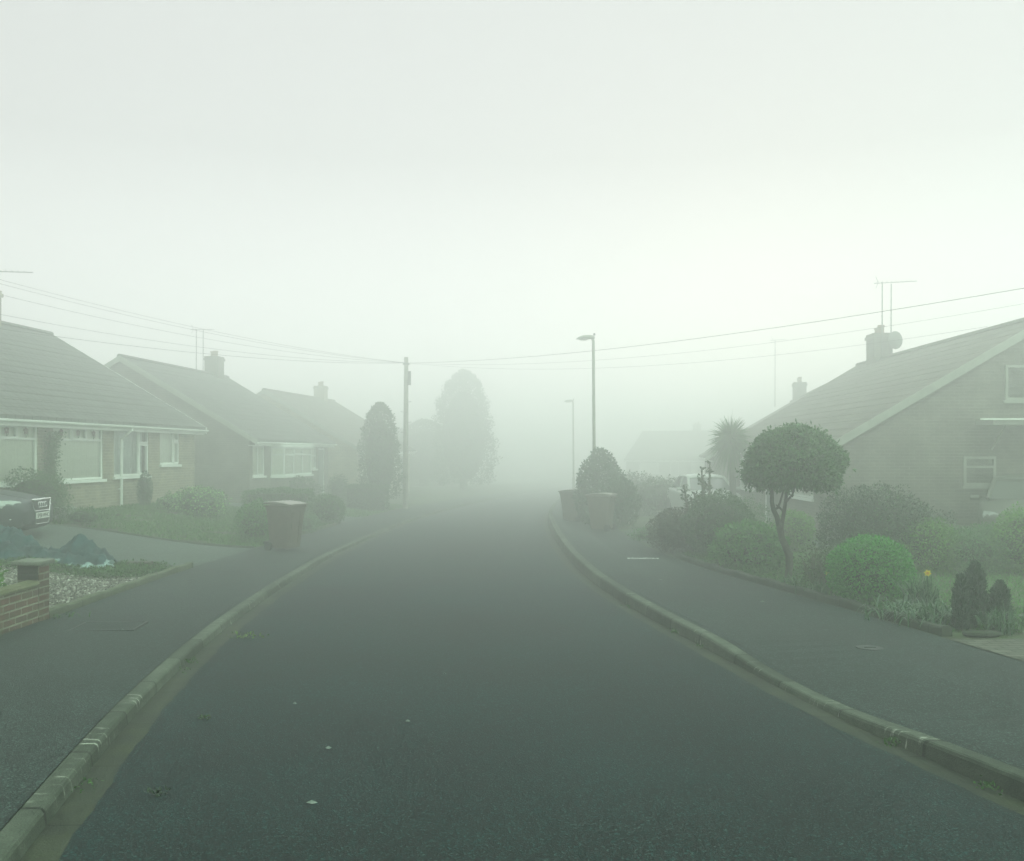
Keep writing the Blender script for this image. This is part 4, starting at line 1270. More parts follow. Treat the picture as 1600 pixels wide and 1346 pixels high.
# ------------------------------------------------------------------ cars
def car(name, label, loc, rz, paint, L=4.7, W=1.82, H=1.43, detail=True, estate=False, glass='car_glass'):
    """front at x = 0, body runs to x = -L, ground at z = 0"""
    root = thing(name, label, 'car', loc, rz)
    k = W / 1.84
    st = [(0.00, 0.50, 0.36, 0.60, 0.74), (-0.05, 0.64, 0.27, 0.66, 0.785), (-0.16, 0.76, 0.22, 0.71, 0.82), (-0.42, 0.86, 0.19, 0.78, 0.885), (-0.9, 0.905, 0.18, 0.86, 0.965), (-1.4, 0.92, 0.18, 0.90, 1.02),
          (-1.6, 0.92, 0.18, 0.91, 0.96), (-2.6, 0.92, 0.18, 0.94, 0.96), (-3.6, 0.92, 0.18, 0.95, 0.97), (-4.1, 0.91, 0.19, 0.95, 1.02), (-4.45, 0.87, 0.22, 0.93, 1.0), (-4.62, 0.80, 0.30, 0.88, 0.95), (-4.7, 0.70, 0.38, 0.80, 0.86)]
    secs = []
    for x, w, zb, zs, zt in st:
        w *= k
        half = [(0.0, zb), (w * 0.80, zb), (w * 0.955, zb + 0.10), (w * 0.99, zb + 0.24), (w, (zb + zs) / 2 + 0.1), (w * 0.985, zs - 0.05), (w * 0.94, zs), (w * 0.78, zs + (zt - zs) * 0.62), (w * 0.45, zt - 0.012), (0.0, zt)]
        ring = [(x, y, z) for y, z in half] + [(x, -y, z) for y, z in half[-2:0:-1]]
        secs.append(ring)
    b = MB()
    b.loft(secs)
    body = b.build('body', paint, root, True)
    mod = body.modifiers.new('round', 'SUBSURF'); mod.levels = 1; mod.render_levels = 2
    # cabin: glass all round, then roof and pillars in body colour
    w0, w1 = 0.80 * k, 0.60 * k
    rear = -4.5 if estate else -4.05
    base = [(-1.28, w0 * 0.92, 0.985), (rear, w0 * 0.9, 0.98)]
    top = [(-2.05, w1, H - 0.03), (-3.95 if estate else -3.25, w1, H - 0.03)]
    g = MB()
    V = [(base[0][0], -base[0][1], base[0][2]), (base[0][0], base[0][1], base[0][2]), (base[1][0], base[1][1], base[1][2]), (base[1][0], -base[1][1], base[1][2]),
         (top[0][0], -top[0][1], top[0][2]), (top[0][0], top[0][1], top[0][2]), (top[1][0], top[1][1], top[1][2]), (top[1][0], -top[1][1], top[1][2])]
    g.add(V, [(0, 1, 5, 4), (1, 2, 6, 5), (2, 3, 7, 6), (3, 0, 4, 7), (4, 5, 6, 7)])
    g.build('windows', M[glass], root)
    r = MB()
    secs = []
    for x, w, z in ((top[0][0] + 0.10, w1 * 0.98, H - 0.065), (top[0][0] - 0.06, w1 * 1.04, H - 0.012), ((top[0][0] + top[1][0]) / 2, w1 * 1.05, H + 0.015), (top[1][0] + 0.06, w1 * 1.04, H - 0.012), (top[1][0] - 0.1, w1 * 0.98, H - 0.06)):
        secs.append([(x, -w, z - 0.03), (x, w, z - 0.03), (x, w * 0.96, z + 0.0), (x, w * 0.55, z + 0.035), (x, -w * 0.55, z + 0.035), (x, -w * 0.96, z)])
    r.loft(secs)
    for a, c in ((0, 4), (1, 5), (2, 6), (3, 7)):
        r.tube([Vector(V[a]), Vector(V[c])], 0.045, 6)
    for sy in (-1, 1):
        r.tube([(-2.72, sy * w0 * 0.92, 0.95), (-2.72, sy * w1 * 1.0, H - 0.02)], 0.035, 6)
    r.build('roof', paint, root)
    for x in (-0.88, -3.72):
        for sy in (-1, 1):
            wy = sy * (W / 2 - 0.10)
            ty = MB()
            ty.lathe([(0.20, -0.11), (0.30, -0.105), (0.32, -0.06), (0.32, 0.06), (0.30, 0.105), (0.20, 0.11)], 24, (x, wy, 0.32), axis=1)
            wh = ty.build('wheel', M['rubber'], root)
            ri = MB()
            ri.lathe([(0.02, sy * 0.10), (0.07, sy * 0.105), (0.21, sy * 0.085), (0.215, sy * 0.02)], 20, (x, wy, 0.32), axis=1)
            ri.build('rim', M['steel'], wh)
    for sy in (-1, 1):
        m = MB()
        m.loft([[(-1.62 + dx, sy * (0.90 * k + dy), 1.0 + dz) for dx, dz in ((0, -0.05), (0.05, 0), (0, 0.06), (-0.05, 0.04))] for dy in (0.0, 0.09, 0.17)])
        m.build('mirror', paint, root)
        hl = MB()
        y0, y1 = 0.40 * k, 0.83 * k
        hl.loft([[(0.006 - 0.035 - 0.005, sy * y0, 0.615), (-0.035, sy * (y0 + 0.01), 0.65), (-0.07, sy * (y0 + 0.05), 0.70), (-0.12, sy * y0, 0.66)],
                 [(-0.055, sy * (y0 + 0.15), 0.60), (-0.06, sy * (y0 + 0.16), 0.67), (-0.13, sy * (y0 + 0.17), 0.765), (-0.2, sy * (y0 + 0.15), 0.68)],
                 [(-0.16, sy * (y0 + 0.30), 0.605), (-0.17, sy * (y0 + 0.305), 0.69), (-0.24, sy * (y0 + 0.29), 0.79), (-0.30, sy * (y0 + 0.25), 0.70)],
                 [(-0.36, sy * y1, 0.66), (-0.37, sy * (y1 + 0.004), 0.71), (-0.42, sy * (y1 - 0.02), 0.79), (-0.42, sy * (y1 - 0.04), 0.71)]])
        hl.build('headlight', M['headlamp'], root, False)
    if detail:
        # upright grille in a bright surround, with four linked rings and the number plate
        fx = 0.02
        lean = lambda z: fx - 0.10 * max(0, z - 0.5)
        fr = MB()
        pts = [(0.26, 0.335), (0.29, 0.54), (0.385, 0.785), (-0.385, 0.785), (-0.29, 0.54), (-0.26, 0.335)]
        for i in range(len(pts)):
            p, q = pts[i], pts[(i + 1) % len(pts)]
            if i == 5:
                rad = 0.006
            else:
                rad = 0.017 if i == 2 else 0.012
            fr.tube([(lean(p[1]), p[0], p[1]), (lean(q[1]), q[0], q[1])], rad, 6)
        fr.tube([(lean(0.575) + 0.008, -0.31, 0.575), (lean(0.575) + 0.008, 0.31, 0.575)], 0.009, 6)
        gr = MB()
        gr.add([(lean(z) - 0.012, y, z) for y, z in pts], [tuple(range(6))])
        for i in range(6):
            z = 0.60 + i * 0.028
            hw = 0.29 + (z - 0.54) * 0.38
            gr.tube([(lean(z) - 0.008, -hw, z), (lean(z) - 0.008, hw, z)], 0.004, 5)
        grille = gr.build('grille', M['grille'], root)
        fr.build('grille_surround', M['chrome'], grille)
        for j in range(4):
            rg = MB()
            cy = (j - 1.5) * 0.078
            rg.tube([(lean(0.685) + 0.014 + 0.003 * j, cy + 0.05 * math.cos(a), 0.685 + 0.05 * math.sin(a)) for a in np.linspace(0, 2 * math.pi, 21)], 0.0085, 6, False)
            rg.build('emblem_ring', M['chrome'], grille)
        pl = MB()
        pl.box(fx + 0.004, fx + 0.014, -0.26, 0.26, 0.43, 0.541)
        plate = pl.build('number_plate', M['plate'], root)
        cu = bpy.data.curves.new('plate_text', 'FONT')
        cu.body = 'SP58 WHC'
        cu.size = 0.105
        cu.align_x = 'CENTER'
        cu.extrude = 0.001
        cu.offset = 0.002
        tmp = bpy.data.objects.new('plate_text', cu)
        COL.objects.link(tmp)
        dg = bpy.context.evaluated_depsgraph_get()
        me = bpy.data.meshes.new_from_object(tmp.evaluated_get(dg))
        bpy.data.objects.remove(tmp)
        sx = 0.47 / max(1e-3, max(v.co.x for v in me.vertices) - min(v.co.x for v in me.vertices))
        for v in me.vertices:
            v.co = Vector((fx + 0.0165 + v.co.z, v.co.x * sx, 0.449 + v.co.y * 1.02))
        me.materials.clear()
        me.materials.append(M['plate_black'])
        to = bpy.data.objects.new('registration', me)
        COL.objects.link(to)
        to.parent = plate
        sl = MB()
        for sy in (-1, 1):
            sl.tube([(-0.02, sy * 0.33, 0.435), (-0.085, sy * 0.6, 0.44), (-0.22, sy * 0.76, 0.45)], 0.008, 5)
        sl.build('bumper_strip', M['chrome'], root)
        va = MB()
        for sy in (-1, 1):
            va.add([(-0.005, sy * 0.34, 0.41), (-0.07, sy * 0.62, 0.41), (-0.07, sy * 0.62, 0.32), (-0.01, sy * 0.36, 0.32)], [(0, 1, 2, 3)])
        va.build('air_intake', M['grille'], root)
        bl = MB()
        for sy in (-1, 1):
            bl.tube([(-0.08, sy * 0.36, 0.80), (-0.6, sy * 0.52, 0.925), (-1.25, sy * 0.66, 1.0)], 0.006, 5)
        bl.build('bonnet_seam', M['grille'], body)
    else:
        pl = MB()
        pl.box(0.005, 0.016, -0.26, 0.26, 0.45, 0.56)
        pl.build('number_plate', M['plate'], root)
        gr = MB()
        gr.box(-0.03, 0.012, -0.38, 0.38, 0.60, 0.70)
        gr.build('grille', M['grille'], root)
    return root

cx, cy = -8.80, 17.35
car('parked_car', 'dark car nosing out from the left edge behind the tarpaulin, four rings on its grille', (cx, cy, 0.035), R(3), M['car_dark'])
car('parked_car', 'white car parked facing us in the fog, left of the lollipop tree', (6.55, 29.0, float(gz(6.5, 30))), R(-88), M['car_white'], detail=False)
car('parked_car', 'dull grey car beside the big brick gable at the right edge, one pale headlight showing', (10.05, 18.0, float(gz(10, 19)) + 0.0), R(-117), M['car_black'], detail=False, estate=True, glass='car_glass_pale')

# ------------------------------------------------------------------ garden walls and edgings
def garden_wall():
    t = thing('garden_wall', 'low red brick garden wall with a mossy coping and a capped end pillar at the left edge', 'wall', (-5.0, 10.02, float(zr(10)) + 0.09))
    b = MB()
    b.box(-0.105, 0.0, -6.2, -0.222, -0.15, 0.40)
    remap(b, lambda p: (p[0] + 0.02 * (p[1] < -3) * 10 * 0, p[1], p[2] - 0.0 * p[1]))
    b.build('brickwork', M['brick_red'], t)
    b = MB()
    b.prism([(-0.125, 0.402), (0.018, 0.402), (0.018, 0.425), (0.0, 0.452), (-0.105, 0.462), (-0.125, 0.44)], 1, -6.2, -0.2225)
    b.build('coping', M['coping'], t)
    b = MB()
    b.box(-0.222, 0.004, -0.2215, 0.0, -0.15, 0.615)
    p = b.build('pillar', M['brick_red'], t)
    b = MB()
    b.box(-0.216, -0.004, -0.226, -0.2225, 0.467, 0.606)  # darker brick panel over the pillar's near face, above the coping
    b.build('pillar_face', M['brick_dark'], p)
    b = MB()
    b.v, b.f = [], []
    b.bbox(-0.27, 0.045, -0.275, 0.05, 0.617, 0.662, 0.01)
    b.build('cap', M['cap'], p)
garden_wall()

def edging(label, pts, w, h, mat, base):
    """a line of edging stones following pts"""
    secs = []
    pts = [Vector((p[0], p[1], 0)) for p in pts]
    V, UV, run = [], [], 0.0
    for i, p in enumerate(pts):
        d = (pts[min(i + 1, len(pts) - 1)] - pts[max(i - 1, 0)]).normalized()
        n = Vector((-d.y, d.x, 0))
        z = base(p)
        if i:
            run += (p - pts[i - 1]).length
        prof = [(0, -0.12), (0, h - 0.02), (0.012, h), (w - 0.012, h), (w, h - 0.02), (w, -0.12)]
        acc = 0.0
        for k, (a, q) in enumerate(prof):
            wz = 0.010 * math.sin(run * 5.9) + 0.006 * math.sin(run * 17.0) + 0.006 * math.sin(run * 41.0)
            v = p + n * a
            V.append((v.x, v.y, z + q + (wz if q > 0 else 0)))
            UV.append((run, acc))
            acc += 0.1
    m = 6
    F = [(i * m + k, i * m + k + 1, (i + 1) * m + k + 1, (i + 1) * m + k) for i in range(len(pts) - 1) for k in range(m - 1)]
    F += [tuple(range(m)), tuple((len(pts) - 1) * m + k for k in range(m))]
    b = MB()
    b.add(V, F)
    o = b.build('garden_edging', mat, None, False, UV)
    return tag(o, label, 'edging')

pv = lambda p: float(zr(p.y)) + 0.10
ysl = np.arange(10.04, 15.5, 0.15)
edging('mossy concrete edging between the gravel bed and the left pavement', [(float(pav_l(y)) - 0.0, y) for y in ysl] + [(-5.33, 15.42)], 0.085, 0.095, M['edging'], pv)
edging('concrete edging along the far side of the left driveway by the lawn', [(-5.37, 19.36), (-5.9, 19.4), (-7, 19.35), (-8.5, 19.3), (-10.2, 19.25)], 0.06, 0.05, M['edging_dark'], lambda p: float(gz(p.x, p.y)))
edging('pale edging stones in front of the lavender on the left pavement', [(float(pav_l(y)), y) for y in np.arange(20.2, 28.9, 0.4)], 0.07, 0.08, M['edging'], pv)
ysr = np.arange(8.95, 17.6, 0.15)
edging('low dark mossy edging in front of the shrubs along the right pavement', [(float(pav_r(y)) + 0.06, y) for y in ysr[::-1]], 0.11, 0.085, M['edging_dark'], pv)
# flat stone set at the corner of the paved drive
b = MB()
b.lathe([(0.10, 0.0), (0.12, 0.02), (0.115, 0.04), (0.06, 0.05)], 12, (0, 0, 0))
remap(b, lambda p: (p[0] * 1.6, p[1] * 0.8, p[2]))
o = b.build('stepping_stone', M['edging_dark'])
o.location = (4.52, 8.93, float(gz(4.52, 8.93)) + 0.01)
tag(o, 'flat oval stone at the foot of the dwarf conifers by the paved drive', 'stone')

# ------------------------------------------------------------------ gravel, weeds, lawns
def inside(poly, x, y):
    c = np.zeros(len(x), bool)
    n = len(poly)
    for i in range(n):
        x0, y0 = poly[i]
        x1, y1 = poly[(i + 1) % n]
        cond = ((y0 > y) != (y1 > y)) & (x < (x1 - x0) * (y - y0) / (y1 - y0 + 1e-12) + x0)
        c ^= cond
    return c

def scatter(poly, n, rng):
    xs = [p[0] for p in poly]
    ys = [p[1] for p in poly]
    out = []
    got = 0
    while got < n:
        x = rng.uniform(min(xs), max(xs), n * 2)
        y = rng.uniform(min(ys), max(ys), n * 2)
        k = inside(poly, x, y)
        out.append(np.stack([x[k], y[k]], 1))
        got += k.sum()
    return np.concatenate(out)[:n]

def gravel():
    rng = np.random.default_rng(5)
    poly = [(-5.11, 10.05), (-5.16, 11.5), (-5.42, 14.2), (-6.3, 14.0), (-8.8, 14.3), (-8.8, 9.0), (-5.35, 9.0), (-5.33, 10.05)]
    xy = scatter(poly, 13000, rng)
    z = gz(xy[:, 0], xy[:, 1])
    r = rng.uniform(0.010, 0.026, len(xy))
    base = np.array([(1, 0, 0), (0, 1, 0), (-1, 0, 0), (0, -1, 0), (0, 0, 1), (0, 0, -1)], float)
    fs = np.array([(0, 1, 4), (1, 2, 4), (2, 3, 4), (3, 0, 4), (1, 0, 5), (2, 1, 5), (3, 2, 5), (0, 3, 5)])
    an = rng.uniform(0, 6.28, len(xy))
    sx, sy, sz = rng.uniform(0.7, 1.3, len(xy)), rng.uniform(0.7, 1.3, len(xy)), rng.uniform(0.45, 0.9, len(xy))
    B = base[None] * np.stack([sx, sy, sz], 1)[:, None] + rng.normal(0, 0.15, (len(xy), 6, 3))
    X = B[..., 0] * np.cos(an)[:, None] - B[..., 1] * np.sin(an)[:, None]
    Y = B[..., 0] * np.sin(an)[:, None] + B[..., 1] * np.cos(an)[:, None]
    V = np.stack([X, Y, B[..., 2]], 2) * r[:, None, None] + np.stack([xy[:, 0], xy[:, 1], z + r * 0.35], 1)[:, None]
    F = (fs[None] + (np.arange(len(xy)) * 6)[:, None, None]).reshape(-1, 3)
    o = mesh_np('gravel', V.reshape(-1, 3), F, M['gravel'])
    tag(o, 'bed of mixed grey and white gravel inside the left edging', 'gravel', kind='stuff')
gravel()

def blades(name, label, cat, poly, n, hgt, wid, mat, seed, clump=0.0, lean=0.5):
    rng = np.random.default_rng(seed)
    xy = scatter(poly, n, rng)
    if clump:
        f = np.sin(xy[:, 0] * 3.1 + 1) + np.sin(xy[:, 1] * 2.7 + 2) + np.sin(xy[:, 0] * 7.7 - xy[:, 1] * 5.1)
        xy = xy[f > -clump]
    P = np.stack([xy[:, 0], xy[:, 1], gz(xy[:, 0], xy[:, 1]) - 0.005], 1)
    D = unit(np.stack([rng.normal(0, lean, len(P)), rng.normal(0, lean, len(P)), np.ones(len(P))], 1))
    S = unit(np.cross(D, rng.normal(size=(len(P), 3))))
    L = hgt * rng.uniform(0.5, 1.4, (len(P), 1))
    W = wid * rng.uniform(0.7, 1.3, (len(P), 1)) * 0.5
    bend = rng.normal(0, 0.3, (len(P), 3)) * L
    bend[:, 2] = 0
    a, b_, c, d = P - S * W, P + S * W, P + D * L * 0.6 + S * W * 0.8, P + D * L + bend * 0.6
    V = np.stack([a, b_, c, d], 1).reshape(-1, 3)
    o = mesh_np(name, V, np.arange(len(V)).reshape(-1, 4), mat)
    return tag(o, label, cat, kind='stuff')
blades('grass', 'rough lawn in front of the buff brick bungalow', 'grass', [(-5.4, 19.5), (-10.6, 19.5), (-9.95, 29.0), (-5.36, 29.0)], 30000, 0.07, 0.022, M['lf_grass'], 21, 1.4)
blades('grass', 'mown lawn behind the shrubs in the right garden', 'grass', [(3.9, 11.0), (4.2, 9.2), (13, 9.0), (13, 18.2), (3.2, 18.0), (3.1, 16.8)], 42000, 0.045, 0.014, M['lf_lawn'], 22)
blades('grass', 'grass in front of the farther bungalow beyond the left driveway', 'grass', [(-5.3, 32.9), (-9.2, 33.2), (-8.3, 44), (-4.8, 44)], 9000, 0.08, 0.03, M['lf_grass'], 23, 1.4)

def weeds():
    rng = np.random.default_rng(31)
    poly = [(-5.43, 15.3), (-5.46, 13.9), (-5.9, 13.5), (-6.6, 13.7), (-8.6, 13.9), (-8.6, 14.9), (-6.6, 15.4)]
    xy = scatter(poly, 9000, rng)
    f = np.sin(xy[:, 0] * 5 + 1) + np.sin(xy[:, 1] * 6 + 2) + np.sin(xy[:, 0] * 11 - xy[:, 1] * 9)
    xy = xy[f > -1.1]
    hh = rng.uniform(0, 0.07, len(xy)) * (1 + 0.5 * np.sin(xy[:, 0] * 4))
    P = np.stack([xy[:, 0], xy[:, 1], gz(xy[:, 0], xy[:, 1]) + hh], 1)
    N = unit(np.stack([rng.normal(0, 0.4, len(P)), rng.normal(0, 0.4, len(P)), np.ones(len(P))], 1))
    V, Q = leaf_quads(P, N, 0.055, 0.032, rng, 0.0, 0.7)
    tag(mesh_np('weeds', V, Q, M['lf_weed']), 'straggling weeds between the tarpaulin and the gravel', 'weeds', kind='stuff')
weeds()
# a strip of low planting under the shrubs of the right-hand bed
def bedding():
    rng = np.random.default_rng(32)
    ys = rng.uniform(9.0, 17.4, 9000)
    off = 0.20 + rng.gamma(2.0, 0.22, 9000)
    xy = np.stack([pav_r(ys) + off, ys], 1)
    f = np.sin(xy[:, 0] * 4 + 1) + np.sin(xy[:, 1] * 3 + 2) + np.sin(xy[:, 0] * 9 - xy[:, 1] * 8)
    xy = xy[f > -0.7]
    P = np.stack([xy[:, 0], xy[:, 1], gz(xy[:, 0], xy[:, 1]) + rng.uniform(0, 0.1, len(xy))], 1)
    N = unit(np.stack([rng.normal(0, 0.5, len(P)), rng.normal(0, 0.5, len(P)), np.ones(len(P))], 1))
    V, Q = leaf_quads(P, N, 0.06, 0.03, rng, 0.0, 0.7)
    tag(mesh_np('ground_cover', V, Q, M['lf_weed']), 'low ground cover under the shrubs behind the right edging', 'ground cover', kind='stuff')
bedding()

# ------------------------------------------------------------------ tarpaulin
def tarpaulin():
    rng = np.random.default_rng(44)
    x0, x1, y0, y1 = -8.55, -6.42, 14.25, 15.75
    nx, ny = 84, 60
    X, Y = np.meshgrid(np.linspace(x0, x1, nx), np.linspace(y0, y1, ny))
    def ridge(ax, ay, bx, by, h, w):
        d = np.array([bx - ax, by - ay])
        t = np.clip(((X - ax) * d[0] + (Y - ay) * d[1]) / (d @ d), 0, 1)
        dist = np.hypot(X - (ax + t * d[0]), Y - (ay + t * d[1]))
        return (h[0] * (1 - t) + h[1] * t) * np.maximum(0, 1 - dist / w) ** 1.3
    H = np.zeros_like(X)
    for q in (ridge(-7.00, 15.05, -6.70, 14.95, (0.46, 0.30), 0.40), ridge(-7.00, 15.05, -7.22, 15.12, (0.46, 0.30), 0.30), ridge(-6.70, 14.95, -6.55, 14.98, (0.30, 0.22), 0.22), ridge(-8.4, 15.1, -8.02, 14.98, (0.44, 0.42), 0.46),
              ridge(-8.02, 14.98, -7.80, 15.05, (0.42, 0.30), 0.34), ridge(-7.80, 15.05, -7.50, 14.85, (0.28, 0.15), 0.28), ridge(-7.75, 14.75, -6.85, 14.68, (0.20, 0.13), 0.26), ridge(-8.3, 14.7, -7.85, 14.58, (0.30, 0.22), 0.32),
              ridge(-7.4, 14.9, -6.9, 14.85, (0.17, 0.22), 0.22), ridge(-6.75, 14.85, -6.5, 14.75, (0.16, 0.10), 0.18)):
        H = np.maximum(H, q)
    for i in range(9):                              # creases
        a = rng.uniform(0, math.pi)
        ph = rng.uniform(0, 6.28)
        fr = rng.uniform(6, 26)
        s = np.sin((X * math.cos(a) + Y * math.sin(a)) * fr + ph + 1.5 * np.sin(X * 3 + i) + 1.2 * np.sin(Y * 4 + i * 2))
        H += (1 - np.abs(s)) ** 2.0 * 0.042 * rng.uniform(0.4, 1.0) * np.clip(H * 6 + 0.3, 0, 1)
    Z = gz(X, Y) + 0.012 + H
    mask = (H > 0.03)
    V = np.stack([X, Y, Z], 2).reshape(-1, 3)
    V += rng.normal(0, 0.004, V.shape)
    F, mi = [], []
    for j in range(ny - 1):
        for i in range(nx - 1):
            if mask[j, i] and mask[j + 1, i] and mask[j, i + 1] and mask[j + 1, i + 1]:
                F.append((j * nx + i, j * nx + i + 1, (j + 1) * nx + i + 1, (j + 1) * nx + i))
    used = sorted({i for f in F for i in f})
    idx = {u: k for k, u in enumerate(used)}
    V2 = V[used]
    F2 = np.array([[idx[i] for i in f] for f in F])
    t = thing('tarpaulin', 'crumpled teal tarpaulin lying in two heaps in front of the dark car', 'tarpaulin', (0, 0, 0))
    mesh_np('sheet', V2, F2, M['tarp'], t)
    # the pale underside folded over at the right-hand end and along the front
    for k, (c, sx, sy, rot, hz, seed) in enumerate((((-6.72, 14.62), 0.36, 0.16, 0.15, 0.10, 1), ((-7.32, 14.62), 0.24, 0.07, -0.2, 0.13, 2), ((-8.28, 14.72), 0.12, 0.10, 0.6, 0.42, 3), ((-6.5, 14.78), 0.10, 0.13, 0.0, 0.16, 4))):
        r2 = np.random.default_rng(seed)
        n = 15
        vs, fs = [], []
        for j in range(n):
            for i in range(n):
                u, v = i / (n - 1) * 2 - 1, j / (n - 1) * 2 - 1
                ex = u * sx * (1 + 0.2 * math.sin(v * 4 + seed))
                ey = v * sy * (1 + 0.25 * math.sin(u * 5 + seed * 2))
                px = c[0] + ex * math.cos(rot) - ey * math.sin(rot)
                py = c[1] + ex * math.sin(rot) + ey * math.cos(rot)
                z = float(gz(px, py)) + hz * (1 - 0.55 * v * v) * (0.5 + 0.5 * (v + 1) / 2) + 0.02 * math.sin(u * 9 + seed) + 0.015 * math.sin(u * 17 + v * 6)
                vs.append((px, py, max(z, float(gz(px, py)) + 0.01)))
        for j in range(n - 1):
            for i in range(n - 1):
                fs.append((j * n + i, j * n + i + 1, (j + 1) * n + i + 1, (j + 1) * n + i))
        b = MB()
        b.add(vs, fs)
        b.build('folded_flap', M['tarp_pale'], t)
tarpaulin()

b = MB()
b.bbox(-0.19, 0.19, -0.12, 0.12, 0, 0.14, 0.02)
o = b.build('timber_block', M['wood_dark'])
o.location = (-6.0, 14.95, float(gz(-6.0, 14.95)) - 0.01)
o.rotation_euler = (0, 0, R(8))
tag(o, 'short dark block of old timber among the weeds beside the driveway', 'timber')
b = MB()
b.bbox(-0.20, 0.20, -0.15, 0.15, 0, 0.30, 0.012)
o = b.build('concrete_block', M['stone'])
o.location = (-9.75, 20.2, float(gz(-9.75, 20.2)) - 0.01)
tag(o, 'pale concrete block on the grass between the dark car and the brick wall', 'block')

# ------------------------------------------------------------------ shrubs of the right-hand garden
G = lambda x, y: (x, y, float(gz(x, y)) - 0.01)
def lollipop_tree():
    d = 13.0
    s = 1450 / d
    q = lambda px, py, dy=0.0: Vector(((px - 800) / s - 3.86, dy, 1.68 - (py - 708) / s + 0.21))
    x, y = 3.86, d
    t = thing('lollipop_tree', 'clipped mushroom shaped tree on a bare twisted trunk behind the right pavement', 'tree', (x, y, -0.21))
    b = MB()
    b.tube([q(1230, 925), q(1231, 905), q(1233.5, 885), q(1233, 868), q(1228, 855), q(1222, 842), q(1219, 828), q(1217.5, 815)], [0.075, 0.056, 0.052, 0.055, 0.05, 0.046, 0.048, 0.042], 10)
    b.tube([q(1217.5, 822), q(1214, 808), q(1208.5, 797), q(1206, 785), q(1207, 770, 0.03), q(1203, 750, 0.1)], [0.042, 0.036, 0.033, 0.030, 0.026, 0.02], 8)
    b.tube([q(1219, 830, -0.02), q(1222, 818), q(1224.5, 803), q(1226.5, 790), q(1228.5, 777), q(1229, 762)], [0.036, 0.030, 0.028, 0.027, 0.024, 0.02], 8)
    b.tube([q(1228, 785), q(1232, 780), q(1238, 774), q(1242, 765, 0.05), q(1250, 750, 0.1)], [0.02, 0.016, 0.016, 0.014, 0.01], 6)
    b.tube([q(1209, 797, 0.02), q(1216, 794, 0.03), q(1219, 785), q(1222, 774), q(1226, 760)], [0.018, 0.018, 0.015, 0.013, 0.01], 6)
    b.tube([q(1224.5, 800, -0.02), q(1218, 793, 0.02), q(1213, 789, 0.03)], [0.014, 0.018, 0.007], 6)
    for kx, ky in ((1237, 866), (1239, 871), (1212, 806), (1221, 828)):
        b.lathe([(0.008, -0.02), (0.022, -0.01), (0.024, 0.008), (0.01, 0.022)], 7, tuple(q(kx, ky)))
    b.build('trunk', M['bark'], t, True)
    rng = np.random.default_rng(101)
    c = q(1240, 735)
    rr = (0.665, 0.66, 0.60)
    P, N = dome_points(15000, rng, c, rr, 0.06, 3.6, -0.26, 0.80)
    Ps, Ns = dome_points(420, rng, c, (0.735, 0.73, 0.655), 0.05, 3.6, -0.15, 0.93)
    # a ragged skirt hanging along the bottom edge
    k = 2600
    a = rng.uniform(0, 2 * math.pi, k)
    rad = np.sqrt(rng.uniform(0.02, 1.0, k)) * 0.665
    z = c[2] - 0.185 + rng.normal(0, 0.04, k) - 0.05 * (np.sin(a * 5) + np.sin(a * 9 + 1)) * 0.5 + 0.05 * (rad > 0.6)
    P2 = np.stack([c[0] + rad * np.cos(a), rad * np.sin(a) * 0.98, z], 1)
    N2 = unit(np.stack([np.cos(a) * 0.5, np.sin(a) * 0.5, -np.ones(k)], 1))
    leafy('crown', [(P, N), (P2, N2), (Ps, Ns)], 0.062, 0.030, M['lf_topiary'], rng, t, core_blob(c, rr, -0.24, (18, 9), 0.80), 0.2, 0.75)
    return t
lollipop_tree()

bush('bronze_hedge', 'dull purple brown hedge at the corner where the right pavement meets a driveway', 'hedge', G(3.22, 18.3), (0.52, 0.75), 0.86, (0.045, 0.024), 7000, M['lf_purple'], 201, 0.07, 3, -0.9)
bush('clipped_shrub', 'tall rounded green shrub wedged between the bronze hedge and a fresh leafy bush', 'shrub', G(3.83, 17.1), (0.66, 0.68), 1.20, (0.05, 0.028), 9000, M['lf_deep'], 202, 0.08, 3, -0.9)
bush('leafy_shrub', 'fresh green loose leaved shrub to the left of the lollipop tree trunk', 'shrub', G(3.86, 15.1), (0.58, 0.52), 0.74, (0.062, 0.034), 7500, M['lf_fresh'], 203, 0.15, 4, -0.9, spread=0.9)
bush('twiggy_shrub', 'large dark twiggy evergreen bush to the right of the lollipop tree', 'bush', G(5.86, 15.0), (0.90, 0.80), 1.36, (0.055, 0.022), 15000, M['lf_dark'], 204, 0.09, 4, -0.9, spread=0.9, inner=0.62, twig=40, extra=(M['lf_mid'], 0.12))
bush('dome_shrub', 'bright green dome shaped shrub at the edge of the right pavement', 'shrub', G(4.36, 11.3), (0.50, 0.50), 0.80, (0.042, 0.022), 12000, M['lf_bright'], 205, 0.045, 3, -0.92, spread=0.7)
bush('brown_shrub', 'small open brownish shrub between the lollipop trunk and the bright dome', 'shrub', G(4.08, 12.3), (0.28, 0.28), 0.68, (0.045, 0.016), 1500, M['lf_brown'], 206, 0.22, 4, -0.95, core=False, inner=0.3, twig=26)
bush('golden_shrub', 'yellow green rounded shrub tucked against the right side of the dark twiggy bush', 'shrub', G(6.5, 14.5), (0.46, 0.45), 0.80, (0.045, 0.025), 5000, M['lf_yellow'], 207, 0.08, 3, -0.9)
bush('feathery_shrub', 'greyish feathery shrub across the lawn behind the dwarf conifers', 'shrub', G(7.15, 14.4), (0.62, 0.5), 0.72, (0.055, 0.014), 5500, M['lf_grey'], 208, 0.16, 5, -0.9, inner=0.5, spread=1.0)
